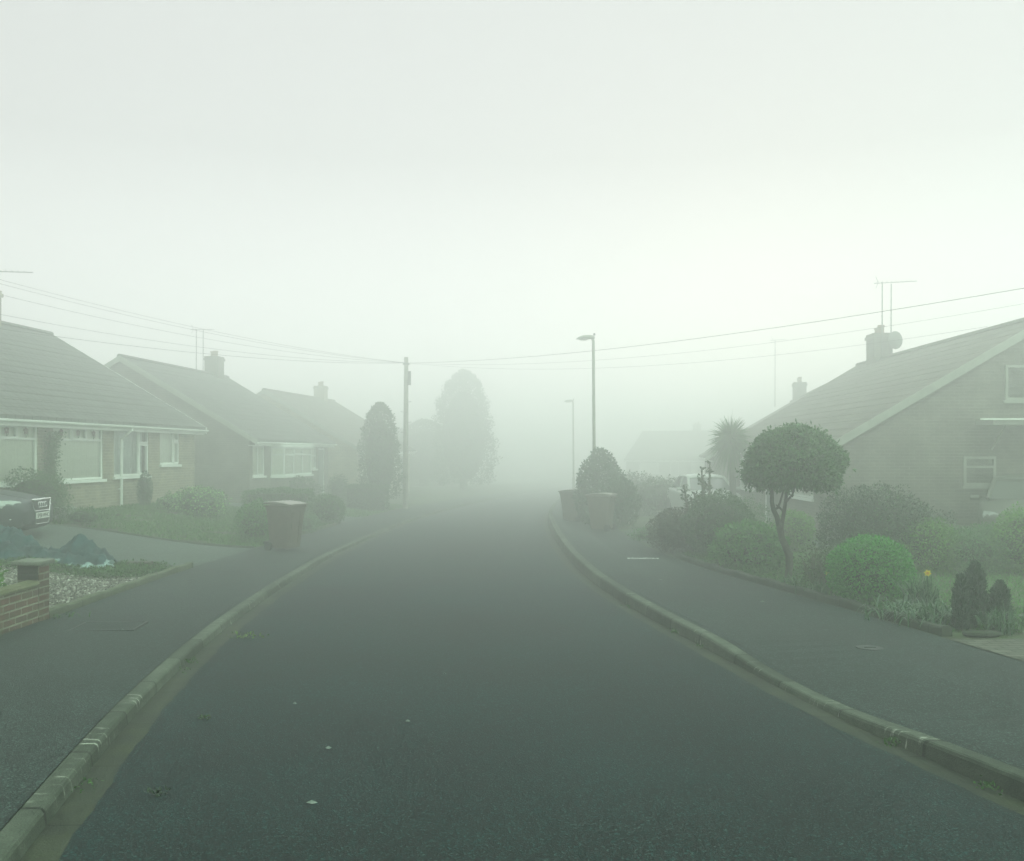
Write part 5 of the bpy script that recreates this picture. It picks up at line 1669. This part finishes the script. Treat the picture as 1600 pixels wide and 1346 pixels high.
bush('golden_shrub', 'tall yellow green shrub cut by the right edge of the view', 'shrub', G(8.0, 14.4), (0.62, 0.55), 1.00, (0.055, 0.028), 6000, M['lf_yellow'], 209, 0.12, 4, -0.9)
bush('pale_shrub', 'pale yellow green shrub seen through the gap right of the lollipop trunk', 'shrub', G(5.72, 18.8), (0.42, 0.4), 0.78, (0.05, 0.028), 4000, M['lf_yellow'], 210, 0.12, 3, -0.9)
bush('heather', 'dull pink heather seen behind the lollipop trunk on its left', 'heather', G(5.0, 18.2), (0.55, 0.4), 0.58, (0.045, 0.016), 3500, M['lf_heather'], 211, 0.15, 4, -0.9, inner=0.5)
bush('twiggy_shrub', 'loose grey green bush below the white car', 'bush', G(5.1, 20.8), (0.75, 0.6), 1.05, (0.05, 0.02), 4500, M['lf_mid'], 212, 0.2, 4, -0.9, inner=0.4, core=False, twig=25)
bush('dark_hedge', 'long dim hedge below the small gable window on the right', 'hedge', G(9.0, 16.2), (1.5, 0.6), 0.66, (0.06, 0.03), 9000, M['lf_mid'], 213, 0.12, 4, -0.9)
bush('dark_hedge', 'dim bush standing behind the golden shrub near the black car', 'hedge', G(7.6, 17.6), (0.8, 0.6), 0.9, (0.06, 0.03), 4500, M['lf_dark'], 214, 0.14, 4, -0.9)

def dwarf_conifers():
    for i, (x, y, r, h, lab) in enumerate(((4.50, 9.30, 0.072, 0.54, 'narrow dwarf conifer, leftmost of the dark trio by the paved drive'),
                                           (4.70, 9.42, 0.12, 0.66, 'tallest dwarf conifer, in the middle of the dark trio'),
                                           (4.89, 9.30, 0.095, 0.47, 'lowest dwarf conifer, at the right end of the dark trio'))):
        rng = np.random.default_rng(300 + i)
        root = thing('dwarf_conifer', lab, 'conifer', G(x, y), 0, 'dwarf conifers by the paved drive')
        n = 4600
        t = rng.random(n) ** 0.8
        rad = r * np.interp(t, [0, 0.15, 0.5, 0.8, 1.0], [0.85, 1.0, 0.95, 0.62, 0.1]) * (1 + 0.14 * np.sin(t * 23 + i) * np.sin(t * 9))
        a = rng.uniform(0, 6.28, n)
        rr = rad * (0.7 + 0.33 * rng.random(n)) * (1 + 0.1 * np.sin(a * 3 + t * 9 + i))
        P = np.stack([rr * np.cos(a), rr * np.sin(a), t * h * 0.97 + 0.01], 1)
        N = unit(np.stack([np.cos(a) * 0.6, np.sin(a) * 0.6, np.full(n, 0.9)], 1))
        vs, fs = core_blob((0, 0, h * 0.42), (r, r, h * 0.48), -0.9, (10, 7), 0.75)
        leafy('foliage', [(P, N)], 0.055, 0.014, M['lf_dwarf'], rng, root, (vs, fs), -0.8, 0.45)
        b = MB()
        b.tube([(0, 0, -0.02), (0, 0, h * 0.6)], [0.02, 0.01], 6)
        b.build('stem', M['twig'], root)
dwarf_conifers()

def straps(name, label, cat, x, y, n, L, W, spread, mat, seed, group=None, flat=0.0):
    """arching strap leaves rising from one clump"""
    rng = np.random.default_rng(seed)
    root = thing(name, label, cat, G(x, y), 0, group)
    V, F = [], []
    for i in range(n):
        a = rng.uniform(0, 6.28)
        l = L * rng.uniform(0.6, 1.15)
        out = rng.uniform(0.15, 1.0) * spread
        bx, by = rng.normal(0, 0.09 * spread + 0.02), rng.normal(0, 0.07 * spread + 0.02)
        w = W * rng.uniform(0.7, 1.2)
        tw = rng.normal(0, 0.5)
        o = len(V)
        m = 6
        for k in range(m + 1):
            s = k / m
            rad = out * l * (0.35 * s + 0.65 * s * s)
            z = l * (s - (0.32 + flat) * out * s * s * s - 0.45 * out * s ** 4)
            px, py = bx + rad * math.cos(a + tw * s * 0.4), by + rad * math.sin(a + tw * s * 0.4)
            hw = w * 0.5 * (1 - s ** 3) * (0.6 + 0.4 * min(1, s * 4)) + 0.0006
            sx, sy = -math.sin(a + tw), math.cos(a + tw)
            V.append((px - sx * hw, py - sy * hw, max(z, 0.004)))
            V.append((px + sx * hw, py + sy * hw, max(z, 0.004) + hw * 0.3))
        for k in range(m):
            F.append((o + 2 * k, o + 2 * k + 1, o + 2 * k + 3, o + 2 * k + 2))
    mesh_np('leaves', np.array(V), np.array(F), mat, root)
    return root
def daffodil(root, x, y, h, yaw):
    b = MB()
    b.tube([(x, y, 0), (x + 0.01, y, h * 0.6), (x + 0.015, y - 0.01, h)], 0.004, 6)
    st = b.build('flower_stem', M['lf_strap'], root)
    c = Vector((x + 0.015, y - 0.025, h + 0.005))
    f = Vector((math.sin(yaw), -math.cos(yaw), 0.05)).normalized()
    s = f.cross(Vector((0, 0, 1))).normalized()
    u = s.cross(f)
    p = MB()
    for k in range(6):
        a = k * math.pi / 3 + 0.2
        d = s * math.cos(a) + u * math.sin(a)
        e = s * -math.sin(a) + u * math.cos(a)
        p.add([c, c + d * 0.022 + e * 0.014 + f * 0.002, c + d * 0.043 - f * 0.003, c + d * 0.022 - e * 0.014 + f * 0.002], [(0, 1, 2, 3)])
    p.build('petals', M['petal'], st)
    t = MB()
    t.tube([c - f * 0.004, c + f * 0.018, c + f * 0.026], [0.008, 0.011, 0.015], 9)
    t.build('trumpet', M['petal_core'], st)
r_ = straps('daffodil_clump', 'clump of daffodil leaves with one yellow flower right of the bright dome shrub', 'daffodils', 4.62, 10.45, 240, 0.50, 0.016, 0.6, M['lf_strap'], 401)
daffodil(r_, -0.02, -0.12, 0.47, -0.4)
r_ = straps('daffodil_clump', 'few daffodil leaves with one yellow flower left of the bright dome shrub', 'daffodils', 3.93, 11.9, 60, 0.27, 0.012, 0.6, M['lf_strap'], 402)
daffodil(r_, 0.06, -0.12, 0.32, -0.2)
straps('strap_leaf_plant', 'flopping strap leaved plant spilling over the edging below the dwarf conifers', 'plant', 4.34, 9.50, 170, 0.36, 0.019, 1.15, M['lf_strap'], 403)
straps('strap_leaf_plant', 'flopping strap leaves at the foot of the daffodils, nearest the pavement corner', 'plant', 4.14, 9.95, 130, 0.34, 0.016, 1.2, M['lf_strap'], 404)
straps('strap_leaf_plant', 'grassy leaves mixed through the front of the dwarf conifer trio', 'plant', 4.78, 9.12, 140, 0.34, 0.013, 0.8, M['lf_strap'], 405)
straps('strap_leaf_plant', 'small strap leaved tuft on the edging left of the brownish shrub', 'plant', 3.86, 12.75, 50, 0.26, 0.014, 1.0, M['lf_strap'], 406)

def cordyline():
    x, y = 6.55, 27.6
    root = thing('cordyline', 'spiky headed cabbage palm standing in front of the white car', 'palm', G(x, y))
    b = MB()
    b.tube([(0, 0, 0), (0.02, 0, 1.0), (0.0, 0, 2.0), (-0.05, 0, 2.7)], [0.13, 0.10, 0.09, 0.08], 9)
    b.build('trunk', M['bark'], root)
    rng = np.random.default_rng(77)
    V, F = [], []
    for i in range(1000):
        d = unit(rng.normal(size=3))
        d[2] = d[2] * 0.8 + 0.15
        d = unit(d)
        l = rng.uniform(0.45, 0.80)
        s = unit(np.cross(d, rng.normal(size=3)))
        o = len(V)
        c = np.array([-0.05, 0, 2.70 - rng.uniform(0, 0.28)])
        for k in range(4):
            q = k / 3
            p = c + d * l * q + np.array([0, 0, -0.30 * q * q * l * (1.2 - d[2])])
            w = 0.026 * (1 - q * 0.93)
            V += [p - s * w, p + s * w]
        for k in range(3):
            F.append((o + 2 * k, o + 2 * k + 1, o + 2 * k + 3, o + 2 * k + 2))
    mesh_np('crown', np.array(V), np.array(F), M['lf_mid'], root)
cordyline()

def pollard():
    x, y = 3.80, 18.3
    root = thing('pruned_rose', 'stubby upright knobbly stems rising behind the tall rounded green shrub', 'shrub', G(x, y))
    rng = np.random.default_rng(91)
    b = MB()
    tips = []
    for px, top in ((-0.38, 1.35), (-0.28, 1.05), (-0.05, 1.68), (0.10, 1.80), (0.0, 1.5), (0.22, 1.2), (-0.18, 1.2)):
        p0 = Vector((px * 0.5, rng.normal(0, 0.06), 0))
        pts = [p0, Vector((px * 0.8, rng.normal(0, 0.05), top * 0.55)), Vector((px + rng.normal(0, 0.03), rng.normal(0, 0.05), top))]
        b.tube(pts, [0.03, 0.024, 0.016], 6)
        for k in range(60):
            t = rng.uniform(0.5, 1.0)
            q = pts[1].lerp(pts[2], (t - 0.5) * 2)
            tips.append((q.x + rng.normal(0, 0.03), q.y + rng.normal(0, 0.03), q.z + rng.normal(0, 0.02)))
    b.build('stems', M['twig'], root)
    P = np.array(tips)
    N = unit(rng.normal(size=P.shape) + np.array([0, 0, 0.5]))
    V, Q = leaf_quads(P, N, 0.09, 0.05, rng)
    mesh_np('foliage', V, Q, M['lf_brown'], root)
pollard()

# ivy dome, its spiky neighbour and hedges farther up the right side
def pointed(c, r, h):
    def f(P):
        z = P[:, 2] / (h * 0.54)
        k = np.where(z > 0.2, 1 - 0.35 * (z - 0.2), 1.0)
        return P * np.stack([k, k, np.ones(len(k))], 1)
    return f
bush('ivy_dome', 'dark pointed dome of ivy and conifer that hides the foot of the nearer street lamp', 'bush', (2.70, 28.4, float(gz(2.7, 28.4)) - 0.02), (0.78, 0.75), 2.28, (0.10, 0.05), 9000, M['lf_conifer'], 501, 0.05, 3, -0.95, shape=pointed(0, 0, 2.28), inner=0.6)
bush('spiky_shrub', 'feathery upright shrub between the nearest right wheelie bin and the bronze hedge', 'shrub', G(3.12, 26.6), (0.52, 0.55), 1.42, (0.11, 0.03), 4500, M['lf_conifer'], 502, 0.16, 5, -0.95, droop=-1.2, spread=0.5, inner=0.5)
bush('low_plant', 'low pale plants at the mouth of the right driveway beyond the bronze hedge', 'plant', G(3.2, 21.5), (0.45, 0.3), 0.32, (0.05, 0.03), 1200, M['lf_grey'], 503, 0.2, 4, -0.9)
bush('far_hedge', 'dim hedge behind the stubby stems, left of the white car', 'hedge', G(5.6, 33.5), (1.6, 0.8), 1.35, (0.10, 0.05), 5000, M['lf_far'], 504, 0.12, 3, -0.95)
bush('far_hedge', 'faint low hedge behind the ivy dome on the right', 'hedge', G(5.0, 40.5), (1.8, 1.0), 1.5, (0.12, 0.06), 4500, M['lf_far'], 505, 0.14, 3, -0.95)

# ------------------------------------------------------------------ plants of the left-hand side
bush('round_bush', 'small round leafy bush just left of the wheelie bin on the left pavement', 'bush', G(-5.80, 21.0), (0.44, 0.42), 0.90, (0.055, 0.03), 5000, M['lf_fresh'], 601, 0.10, 4, -0.92)
bush('lavender_bush', 'greyish lavender mound behind the left wheelie bin', 'lavender', G(-5.42, 24.3), (0.40, 0.5), 0.52, (0.07, 0.012), 3200, M['lf_lavender'], 602, 0.1, 4, -0.9, droop=-0.8, inner=0.6)
bush('round_bush', 'dull green rounded bush on the left pavement edge beyond the lavender', 'bush', G(-5.62, 28.1), (0.58, 0.6), 0.92, (0.06, 0.03), 4500, M['lf_mid'], 603, 0.07, 3, -0.92)
bush('flowering_shrub', 'sprawling shrub with pale cream blossom under the far end of the buff bungalow', 'shrub', G(-8.3, 24.6), (0.72, 0.5), 0.74, (0.055, 0.032), 4500, M['lf_mid'], 604, 0.16, 4, -0.9, extra=(M['lf_cream'], 0.38))
bush('flowering_shrub', 'smaller patch of cream flowers left of the sprawling pale shrub', 'shrub', G(-9.05, 24.9), (0.45, 0.35), 0.42, (0.05, 0.03), 1800, M['lf_mid'], 605, 0.2, 4, -0.9, extra=(M['lf_cream'], 0.3))
bush('cone_shrub', 'narrow dark upright shrub against the buff wall right of the downpipe', 'shrub', G(-9.85, 24.9), (0.19, 0.19), 0.92, (0.045, 0.02), 2600, M['lf_conifer'], 606, 0.08, 3, -0.95)
bush('window_shrub', 'spreading dark shrub under the left picture window behind the car', 'shrub', G(-10.25, 19.9), (0.72, 0.4), 1.05, (0.06, 0.025), 5200, M['lf_mid'], 607, 0.16, 4, -0.9, twig=12)
bush('low_plant', 'tuft of long leaves on the grass beside the pale concrete block', 'plant', G(-9.2, 19.9), (0.45, 0.3), 0.34, (0.09, 0.018), 900, M['lf_mid'], 608, 0.2, 4, -0.9, droop=-0.8)

def climber():
    """ivy up the brick pier between the two stained glass windows"""
    rng = np.random.default_rng(62)
    root = thing('climbing_plant', 'climbing plant on the brickwork between the two stained glass picture windows', 'climber', (-10.58, 21.2, 0.12), angA - math.pi / 2)
    n = 3000
    z = rng.uniform(0, 2.05, n)
    u = rng.normal(0, 0.20 + 0.08 * np.sin(z * 3), n) + 0.06 * np.sin(z * 4)
    dep = np.abs(rng.normal(0, 0.07, n)) + 0.01
    P = np.stack([dep, u, z], 1)
    N = unit(np.stack([np.ones(n), rng.normal(0, 0.4, n), rng.normal(0.2, 0.4, n)], 1))
    V, Q = leaf_quads(P, N, 0.06, 0.035, rng, 0.4, 0.7)
    mesh_np('foliage', V, Q, M['lf_mid'], root)
    b = MB()
    for k in range(5):
        b.tube([(0.02, k * 0.05 - 0.1, 0), (0.02, k * 0.09 - 0.2, 1.0), (0.02, k * 0.1 - 0.22, 1.95)], [0.012, 0.009, 0.004], 5)
    b.build('stems', M['twig'], root)
climber()

def box_hedge(label, x, y, rz, w, d, h, leaf, n, mat, seed, name='box_hedge'):
    rng = np.random.default_rng(seed)
    root = thing(name, label, 'hedge', G(x, y), rz)
    P = np.stack([rng.uniform(-1, 1, n), rng.uniform(-1, 1, n), rng.uniform(0, 1, n)], 1)
    ax = rng.choice(3, n, p=[0.18, 0.45, 0.37])
    sg = rng.choice([-1, 1], n)
    N = np.zeros((n, 3))
    for k in range(n):
        if ax[k] == 2:
            P[k, 2] = 1.0
            N[k, 2] = 1
        else:
            P[k, ax[k]] = sg[k]
            N[k, ax[k]] = sg[k]
    P = P * np.array([w / 2, d / 2, h]) * (1 - 0.12 * rng.random((n, 1)) ** 1.6) + rng.normal(0, 0.018, (n, 3))
    P[:, 2] += 0.03 * np.sin(P[:, 0] * 4 + seed) + 0.02 * np.sin(P[:, 0] * 9)
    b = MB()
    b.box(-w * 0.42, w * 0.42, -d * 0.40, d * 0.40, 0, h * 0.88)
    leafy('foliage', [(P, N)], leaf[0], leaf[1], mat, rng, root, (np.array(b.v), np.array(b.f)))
    return root
box_hedge('square clipped box hedge behind the wheelie bin on the left', -6.85, 27.2, R(4), 1.95, 0.9, 0.92, (0.06, 0.03), 9000, M['lf_mid'], 611)
box_hedge('low hedge at the foot of the tall clipped conifer', -5.95, 37.8, R(8), 1.8, 0.9, 1.0, (0.08, 0.04), 5000, M['lf_far'], 612, 'low_hedge')
bush('dim_shrub', 'dim shrub under the bay window of the brown bungalow', 'shrub', G(-8.5, 36.5), (0.9, 0.6), 0.95, (0.09, 0.045), 2600, M['lf_far'], 613, 0.15, 3, -0.95)
bush('dim_shrub', 'small pointed shrub by the front door of the brown bungalow', 'shrub', G(-7.3, 39.0), (0.42, 0.42), 1.15, (0.08, 0.04), 1800, M['lf_far'], 614, 0.12, 3, -0.95)

def column_tree(name, label, x, y, h, r, n, leaf, mat, seed, top=0.5, trunk=0.4):
    rng = np.random.default_rng(seed)
    root = thing(name, label, 'tree', G(x, y))
    t = rng.random(n) ** 0.85
    prof = np.interp(t, [0, 0.08, 0.3, 0.55, 0.75, 0.88, 0.96, 1.0], [0.8, 0.98, 1.0, 0.92, 0.76, 0.55, 0.32, 0.08])
    a = rng.uniform(0, 6.28, n)
    lob = 1 + 0.08 * np.sin(a * 3 + t * 7) + 0.08 * np.sin(a * 5 - t * 17) + 0.07 * np.sin(t * 37 + a * 2) + 0.06 * rng.normal(size=n)
    rr = r * prof * lob * (0.68 + 0.35 * rng.random(n) ** 0.6)
    P = np.stack([rr * np.cos(a), rr * np.sin(a), trunk + t * (h - trunk)], 1)
    N = unit(np.stack([np.cos(a), np.sin(a), np.full(n, 0.7)], 1))
    vs, fs = core_blob((0, 0, trunk + (h - trunk) * 0.42), (r, r, (h - trunk) * 0.56), -0.9, (12, 8), 0.72)
    leafy('crown', [(P, N)], leaf[0], leaf[1], mat, rng, root, (vs, fs), 0, 0.7)
    b = MB()
    b.tube([(0, 0, -0.1), (0, 0, h * 0.5)], [r * 0.14, r * 0.06], 8)
    b.build('trunk', M['bark'], root)
    return root
column_tree('column_conifer', 'tall clipped conifer standing left of the telegraph pole', -5.72, 40.2, 4.55, 0.86, 9000, (0.12, 0.055), M['lf_far'], 701)
column_tree('round_topped_tree', 'big round topped tree, a ghost in the fog at the middle of the street', -3.75, 72.0, 9.2, 2.3, 14000, (0.22, 0.11), M['lf_far'], 702)
column_tree('round_topped_tree', 'low faint tree mass left of the ghostly big tree in mid street', -7.4, 78.0, 5.6, 2.6, 8000, (0.2, 0.1), M['lf_far'], 703)

# ------------------------------------------------------------------ small things lying about
def leaf_litter(name, label, x, y, n, r, mat, seed, size=0.05, h=0.02, base=None, squash=0.5):
    rng = np.random.default_rng(seed)
    z = float(zr(y)) + 0.03 if base is None else base
    P = np.stack([x + rng.normal(0, r, n), y + rng.normal(0, r * squash, n), z + rng.uniform(0.002, h, n)], 1)
    N = unit(np.stack([rng.normal(0, 0.6, n), rng.normal(0, 0.6, n), np.ones(n)], 1))
    V, Q = leaf_quads(P, N, size, size * 0.5, rng, 0, 0.9)
    return tag(mesh_np(name, V, Q, mat), label, 'leaves' if 'leaves' in name else 'weed', kind='stuff' if 'leaves' in name else None)
def rz_(y, k): return float(zr(y)) + k
leaf_litter('fallen_leaves', 'pale green sprig lying on the road near the left gutter', -2.72, 9.42, 46, 0.10, M['lf_dead'], 801, 0.045, 0.03, rz_(9.42, 0.012), 0.25)
leaf_litter('fallen_leaves', 'dark flattened leaves on the tarmac at the lower left', -1.84, 4.82, 40, 0.035, M['lf_dark'], 802, 0.03, 0.015, rz_(4.82, 0.010), 0.5)
leaf_litter('fallen_leaves', 'dark scatter of leaves on the road, farther up than the lower left one', -2.07, 6.3, 26, 0.05, M['lf_brown'], 803, 0.025, 0.01, rz_(6.3, 0.010), 0.3)
for i, (side, y, n, lab) in enumerate((('l', 8.2, 30, 'small green weed in the left gutter, the farther one'), ('l', 7.85, 16, 'tiny weed in the left gutter just nearer than the small green one'), ('l', 4.95, 18, 'dark weed at the left kerb foot, lower left corner'),
                                       ('r', 9.75, 46, 'green weed in the right gutter where the kerb drops'), ('r', 8.9, 22, 'small weed in the right gutter near the middle of the dropped kerb'), ('r', 5.75, 50, 'dark green weed at the foot of the right kerb'),
                                       ('r', 4.95, 44, 'bright weed in the right gutter nearest the camera'), ('r', 11.6, 24, 'faint weed in the right gutter up the bend'))):
    x = float(kl(y)) + 0.05 if side == 'l' else float(kr(y)) - 0.04
    leaf_litter('gutter_weed', lab, x, y, n, 0.035, M['lf_weed'], 820 + i, 0.028, 0.028, rz_(y, 0.0), 1.2)
straps('gutter_weed', 'small tuft growing where the wall pillar meets the edging', 'weed', -4.93, 10.12, 26, 0.10, 0.012, 1.2, M['lf_weed'], 840)

LIT = [(-0.02 + -1.08, 5.55, 0.028, 'white fleck on the left half of the road, upper of two'), (-1.0, 4.63, 0.035, 'white scrap lying on the road at the bottom, left of centre'), (-0.69, 6.15, 0.022, 'tiny cream scrap near the middle of the road'),
       (-1.55, 6.62, 0.02, 'pale fleck beside the left gutter on the road'), (-0.55, 7.6, 0.018, 'tiny pale fleck high in the middle of the road'), (2.18, 13.6, 0.03, 'curl of white litter on the right pavement'), (3.05, 11.3, 0.03, 'pale twist of litter on the right pavement near the dome shrub'),
       (-3.9, 9.3, 0.02, 'pale speck on the left pavement')]
for i, (x, y, r, lab) in enumerate(LIT):
    rng = np.random.default_rng(900 + i)
    r *= 0.6
    b = MB()
    m = 9
    ring = [(r * (0.6 + 0.5 * rng.random()) * math.cos(6.283 * k / m) * 1.5, r * (0.5 + 0.5 * rng.random()) * math.sin(6.283 * k / m) * 0.6) for k in range(m)]
    b.add([(0, 0, 0.012 + r * 0.25)] + [(p[0], p[1], 0.002 + rng.uniform(0, r * 0.25)) for p in ring], [(0, 1 + k, 1 + (k + 1) % m) for k in range(m)])
    o = b.build('paper_scrap', M['litter'])
    onroad = float(tar_l(y)) < x < float(tar_r(y))
    o.location = (x, y, float(zr(y)) + (0.030 if onroad else 0.106))
    tag(o, lab, 'litter', 'scraps of litter')

def paint_dash():
    rng = np.random.default_rng(17)
    b = MB()
    y0 = 17.05
    for k in range(14):
        x0 = 2.12 + k * 0.041
        yy = y0 + 0.02 * math.sin(k * 0.9)
        w = rng.uniform(0.025, 0.06)
        b.add([(x0, yy - w, 0), (x0 + 0.043, yy - w * 0.9, 0), (x0 + 0.043, yy + w, 0), (x0, yy + w * 0.9, 0)], [(0, 1, 2, 3)])
    o = b.build('paint_mark', M['paint'])
    o.location = (0, 0, float(zr(y0)) + 0.1095)
    tag(o, 'short ragged white paint line across the right pavement near the bronze hedge', 'paint mark')
paint_dash()

def covers():
    b = MB()
    b.lathe([(0.0, 0.0), (0.115, 0.0), (0.12, 0.003), (0.12, -0.02)], 20, (0, 0, 0))
    b.box(-0.05, 0.05, -0.008, 0.008, 0.0005, 0.006)
    o = b.build('stopcock_cover', M['iron'])
    x, y = 3.22, 8.35
    o.location = (x, y, float(zr(y)) + 0.108)
    tag(o, 'small round iron cover set in the right pavement', 'cover')
    t = thing('access_cover', 'rectangular chamber cover set flush in the left pavement by the wall', 'cover', (-4.15, 9.55, float(zr(9.55)) + 0.102), R(5))
    b = MB()
    b.box(-0.30, 0.30, -0.22, 0.22, -0.02, 0.001)
    b.build('lid', M['pave'], t)
    b = MB()
    for a in ((-0.325, -0.303, -0.245, 0.245), (0.303, 0.325, -0.245, 0.245), (-0.3025, 0.3025, -0.245, -0.2225), (-0.3025, 0.3025, 0.2225, 0.245)):
        b.box(*a, -0.02, 0.004)
    b.build('frame', M['iron'], t)
covers()

# a plant with yellowish leaves behind the brick wall
bush('garden_plant', 'yellow green leafy plant behind the brick wall at the left edge', 'plant', (-5.42, 9.5, float(gz(-5.4, 9.5))), (0.20, 0.26), 0.62, (0.075, 0.04), 700, M['lf_yellow'], 650, 0.2, 4, -0.95, core=False, inner=0.4)

# ------------------------------------------------------------------ the fog
def fog():
    m, nt, out = new_mat('fog_air')
    pv_ = nt.nodes.new('ShaderNodeVolumePrincipled')
    pv_.inputs['Color'].default_value = (*FOG_COLOR, 1)
    pv_.inputs['Density'].default_value = FOG_DENSITY
    pv_.inputs['Anisotropy'].default_value = FOG_G
    nt.links.new(pv_.outputs[0], out.inputs['Volume'])
    b = MB()
    b.box(-235, 320, -50, 306, -3.7, 8.6)
    o = b.build('haze', m)
    o['kind'] = 'stuff'
    tag(o, 'even bank of pale morning fog filling the whole street', 'fog')
fog()

# ------------------------------------------------------------------ light
def light():
    w = bpy.data.worlds.new('World')
    SC.world = w
    w.use_nodes = True
    nt = w.node_tree
    nt.nodes.clear()
    out = nt.nodes.new('ShaderNodeOutputWorld')
    bg = nt.nodes.new('ShaderNodeBackground')
    bg.inputs['Strength'].default_value = SKY_STRENGTH
    sky = nt.nodes.new('ShaderNodeTexSky')
    sky.sky_type = 'NISHITA'
    sky.sun_disc = False
    sky.sun_elevation = R(SUN_EL)
    sky.sun_rotation = R(SUN_AZ)
    sky.air_density = 1.0
    sky.dust_density = 1.0
    tc = nt.nodes.new('ShaderNodeTexCoord')
    sx = nt.nodes.new('ShaderNodeSeparateXYZ')
    nt.links.new(tc.outputs['Generated'], sx.inputs[0])
    # stratus: brighter overhead and towards the hidden sun
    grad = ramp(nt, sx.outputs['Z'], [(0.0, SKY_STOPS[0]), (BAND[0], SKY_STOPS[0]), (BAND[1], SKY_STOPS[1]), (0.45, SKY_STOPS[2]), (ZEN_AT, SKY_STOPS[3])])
    # unseen sky behind and to the right, brightened and tinted green to light surfaces
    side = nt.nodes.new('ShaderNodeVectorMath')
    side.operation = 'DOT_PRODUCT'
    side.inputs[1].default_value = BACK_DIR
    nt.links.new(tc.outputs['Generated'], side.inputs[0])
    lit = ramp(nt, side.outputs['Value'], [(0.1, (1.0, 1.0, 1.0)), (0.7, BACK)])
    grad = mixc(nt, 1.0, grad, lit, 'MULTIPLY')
    sd = Vector((math.sin(R(SUN_AZ)) * math.cos(R(SUN_EL)), math.cos(R(SUN_AZ)) * math.cos(R(SUN_EL)), math.sin(R(SUN_EL))))
    dt = nt.nodes.new('ShaderNodeVectorMath')
    dt.operation = 'DOT_PRODUCT'
    dt.inputs[1].default_value = sd
    nt.links.new(tc.outputs['Generated'], dt.inputs[0])
    glow = ramp(nt, dt.outputs['Value'], [(0.2, GLOW[0]), (0.75, GLOW[1]), (1.0, GLOW[2])])
    c = mixc(nt, 1.0, grad, glow, 'MULTIPLY')
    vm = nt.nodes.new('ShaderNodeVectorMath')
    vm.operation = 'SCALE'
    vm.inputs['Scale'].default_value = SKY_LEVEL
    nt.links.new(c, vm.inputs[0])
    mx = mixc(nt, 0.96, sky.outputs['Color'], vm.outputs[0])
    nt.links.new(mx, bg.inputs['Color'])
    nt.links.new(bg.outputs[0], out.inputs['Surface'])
    l = bpy.data.lights.new('sun', 'SUN')
    l.energy = SUN_STRENGTH
    l.angle = R(SUN_ANGLE)
    l.color = SUN_COLOR
    o = bpy.data.objects.new('sun', l)
    COL.objects.link(o)
    o.rotation_euler = (-sd).to_track_quat('-Z', 'Y').to_euler()
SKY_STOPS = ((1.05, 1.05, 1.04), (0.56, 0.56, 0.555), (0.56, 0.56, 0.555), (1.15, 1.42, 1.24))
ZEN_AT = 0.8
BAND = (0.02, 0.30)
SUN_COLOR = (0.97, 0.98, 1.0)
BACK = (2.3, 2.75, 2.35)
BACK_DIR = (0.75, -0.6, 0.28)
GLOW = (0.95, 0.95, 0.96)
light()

# ------------------------------------------------------------------ camera
cam = bpy.data.cameras.new('camera')
cam.sensor_width = 36.0
cam.lens = 36.0 * 1450 / 1600
cam.shift_x = 0.0
cam.shift_y = 35.0 / 1600
cam.clip_start = 0.05
cam.clip_end = 2000
co = bpy.data.objects.new('camera', cam)
COL.objects.link(co)
co.location = (0, 0, 1.68)
co.rotation_euler = (R(90), 0, 0)
SC.camera = co

SC.view_settings.view_transform = 'Standard'
SC.view_settings.look = 'None'
SC.view_settings.gamma = 1.0
SC.view_settings.exposure = EXPOSURE
SC.render.engine = 'CYCLES'
cy_ = SC.cycles
cy_.max_bounces = 16
cy_.diffuse_bounces = 3
cy_.glossy_bounces = 2
cy_.transmission_bounces = 4
cy_.transparent_max_bounces = 12
cy_.volume_bounces = 10
cy_.sample_clamp_indirect = 6.0
cy_.use_adaptive_sampling = False
cy_.use_denoising = USE_DENOISE
cy_.denoiser = 'OPENIMAGEDENOISE'
cy_.denoising_input_passes = 'RGB_ALBEDO_NORMAL'
cy_.denoising_prefilter = 'ACCURATE'
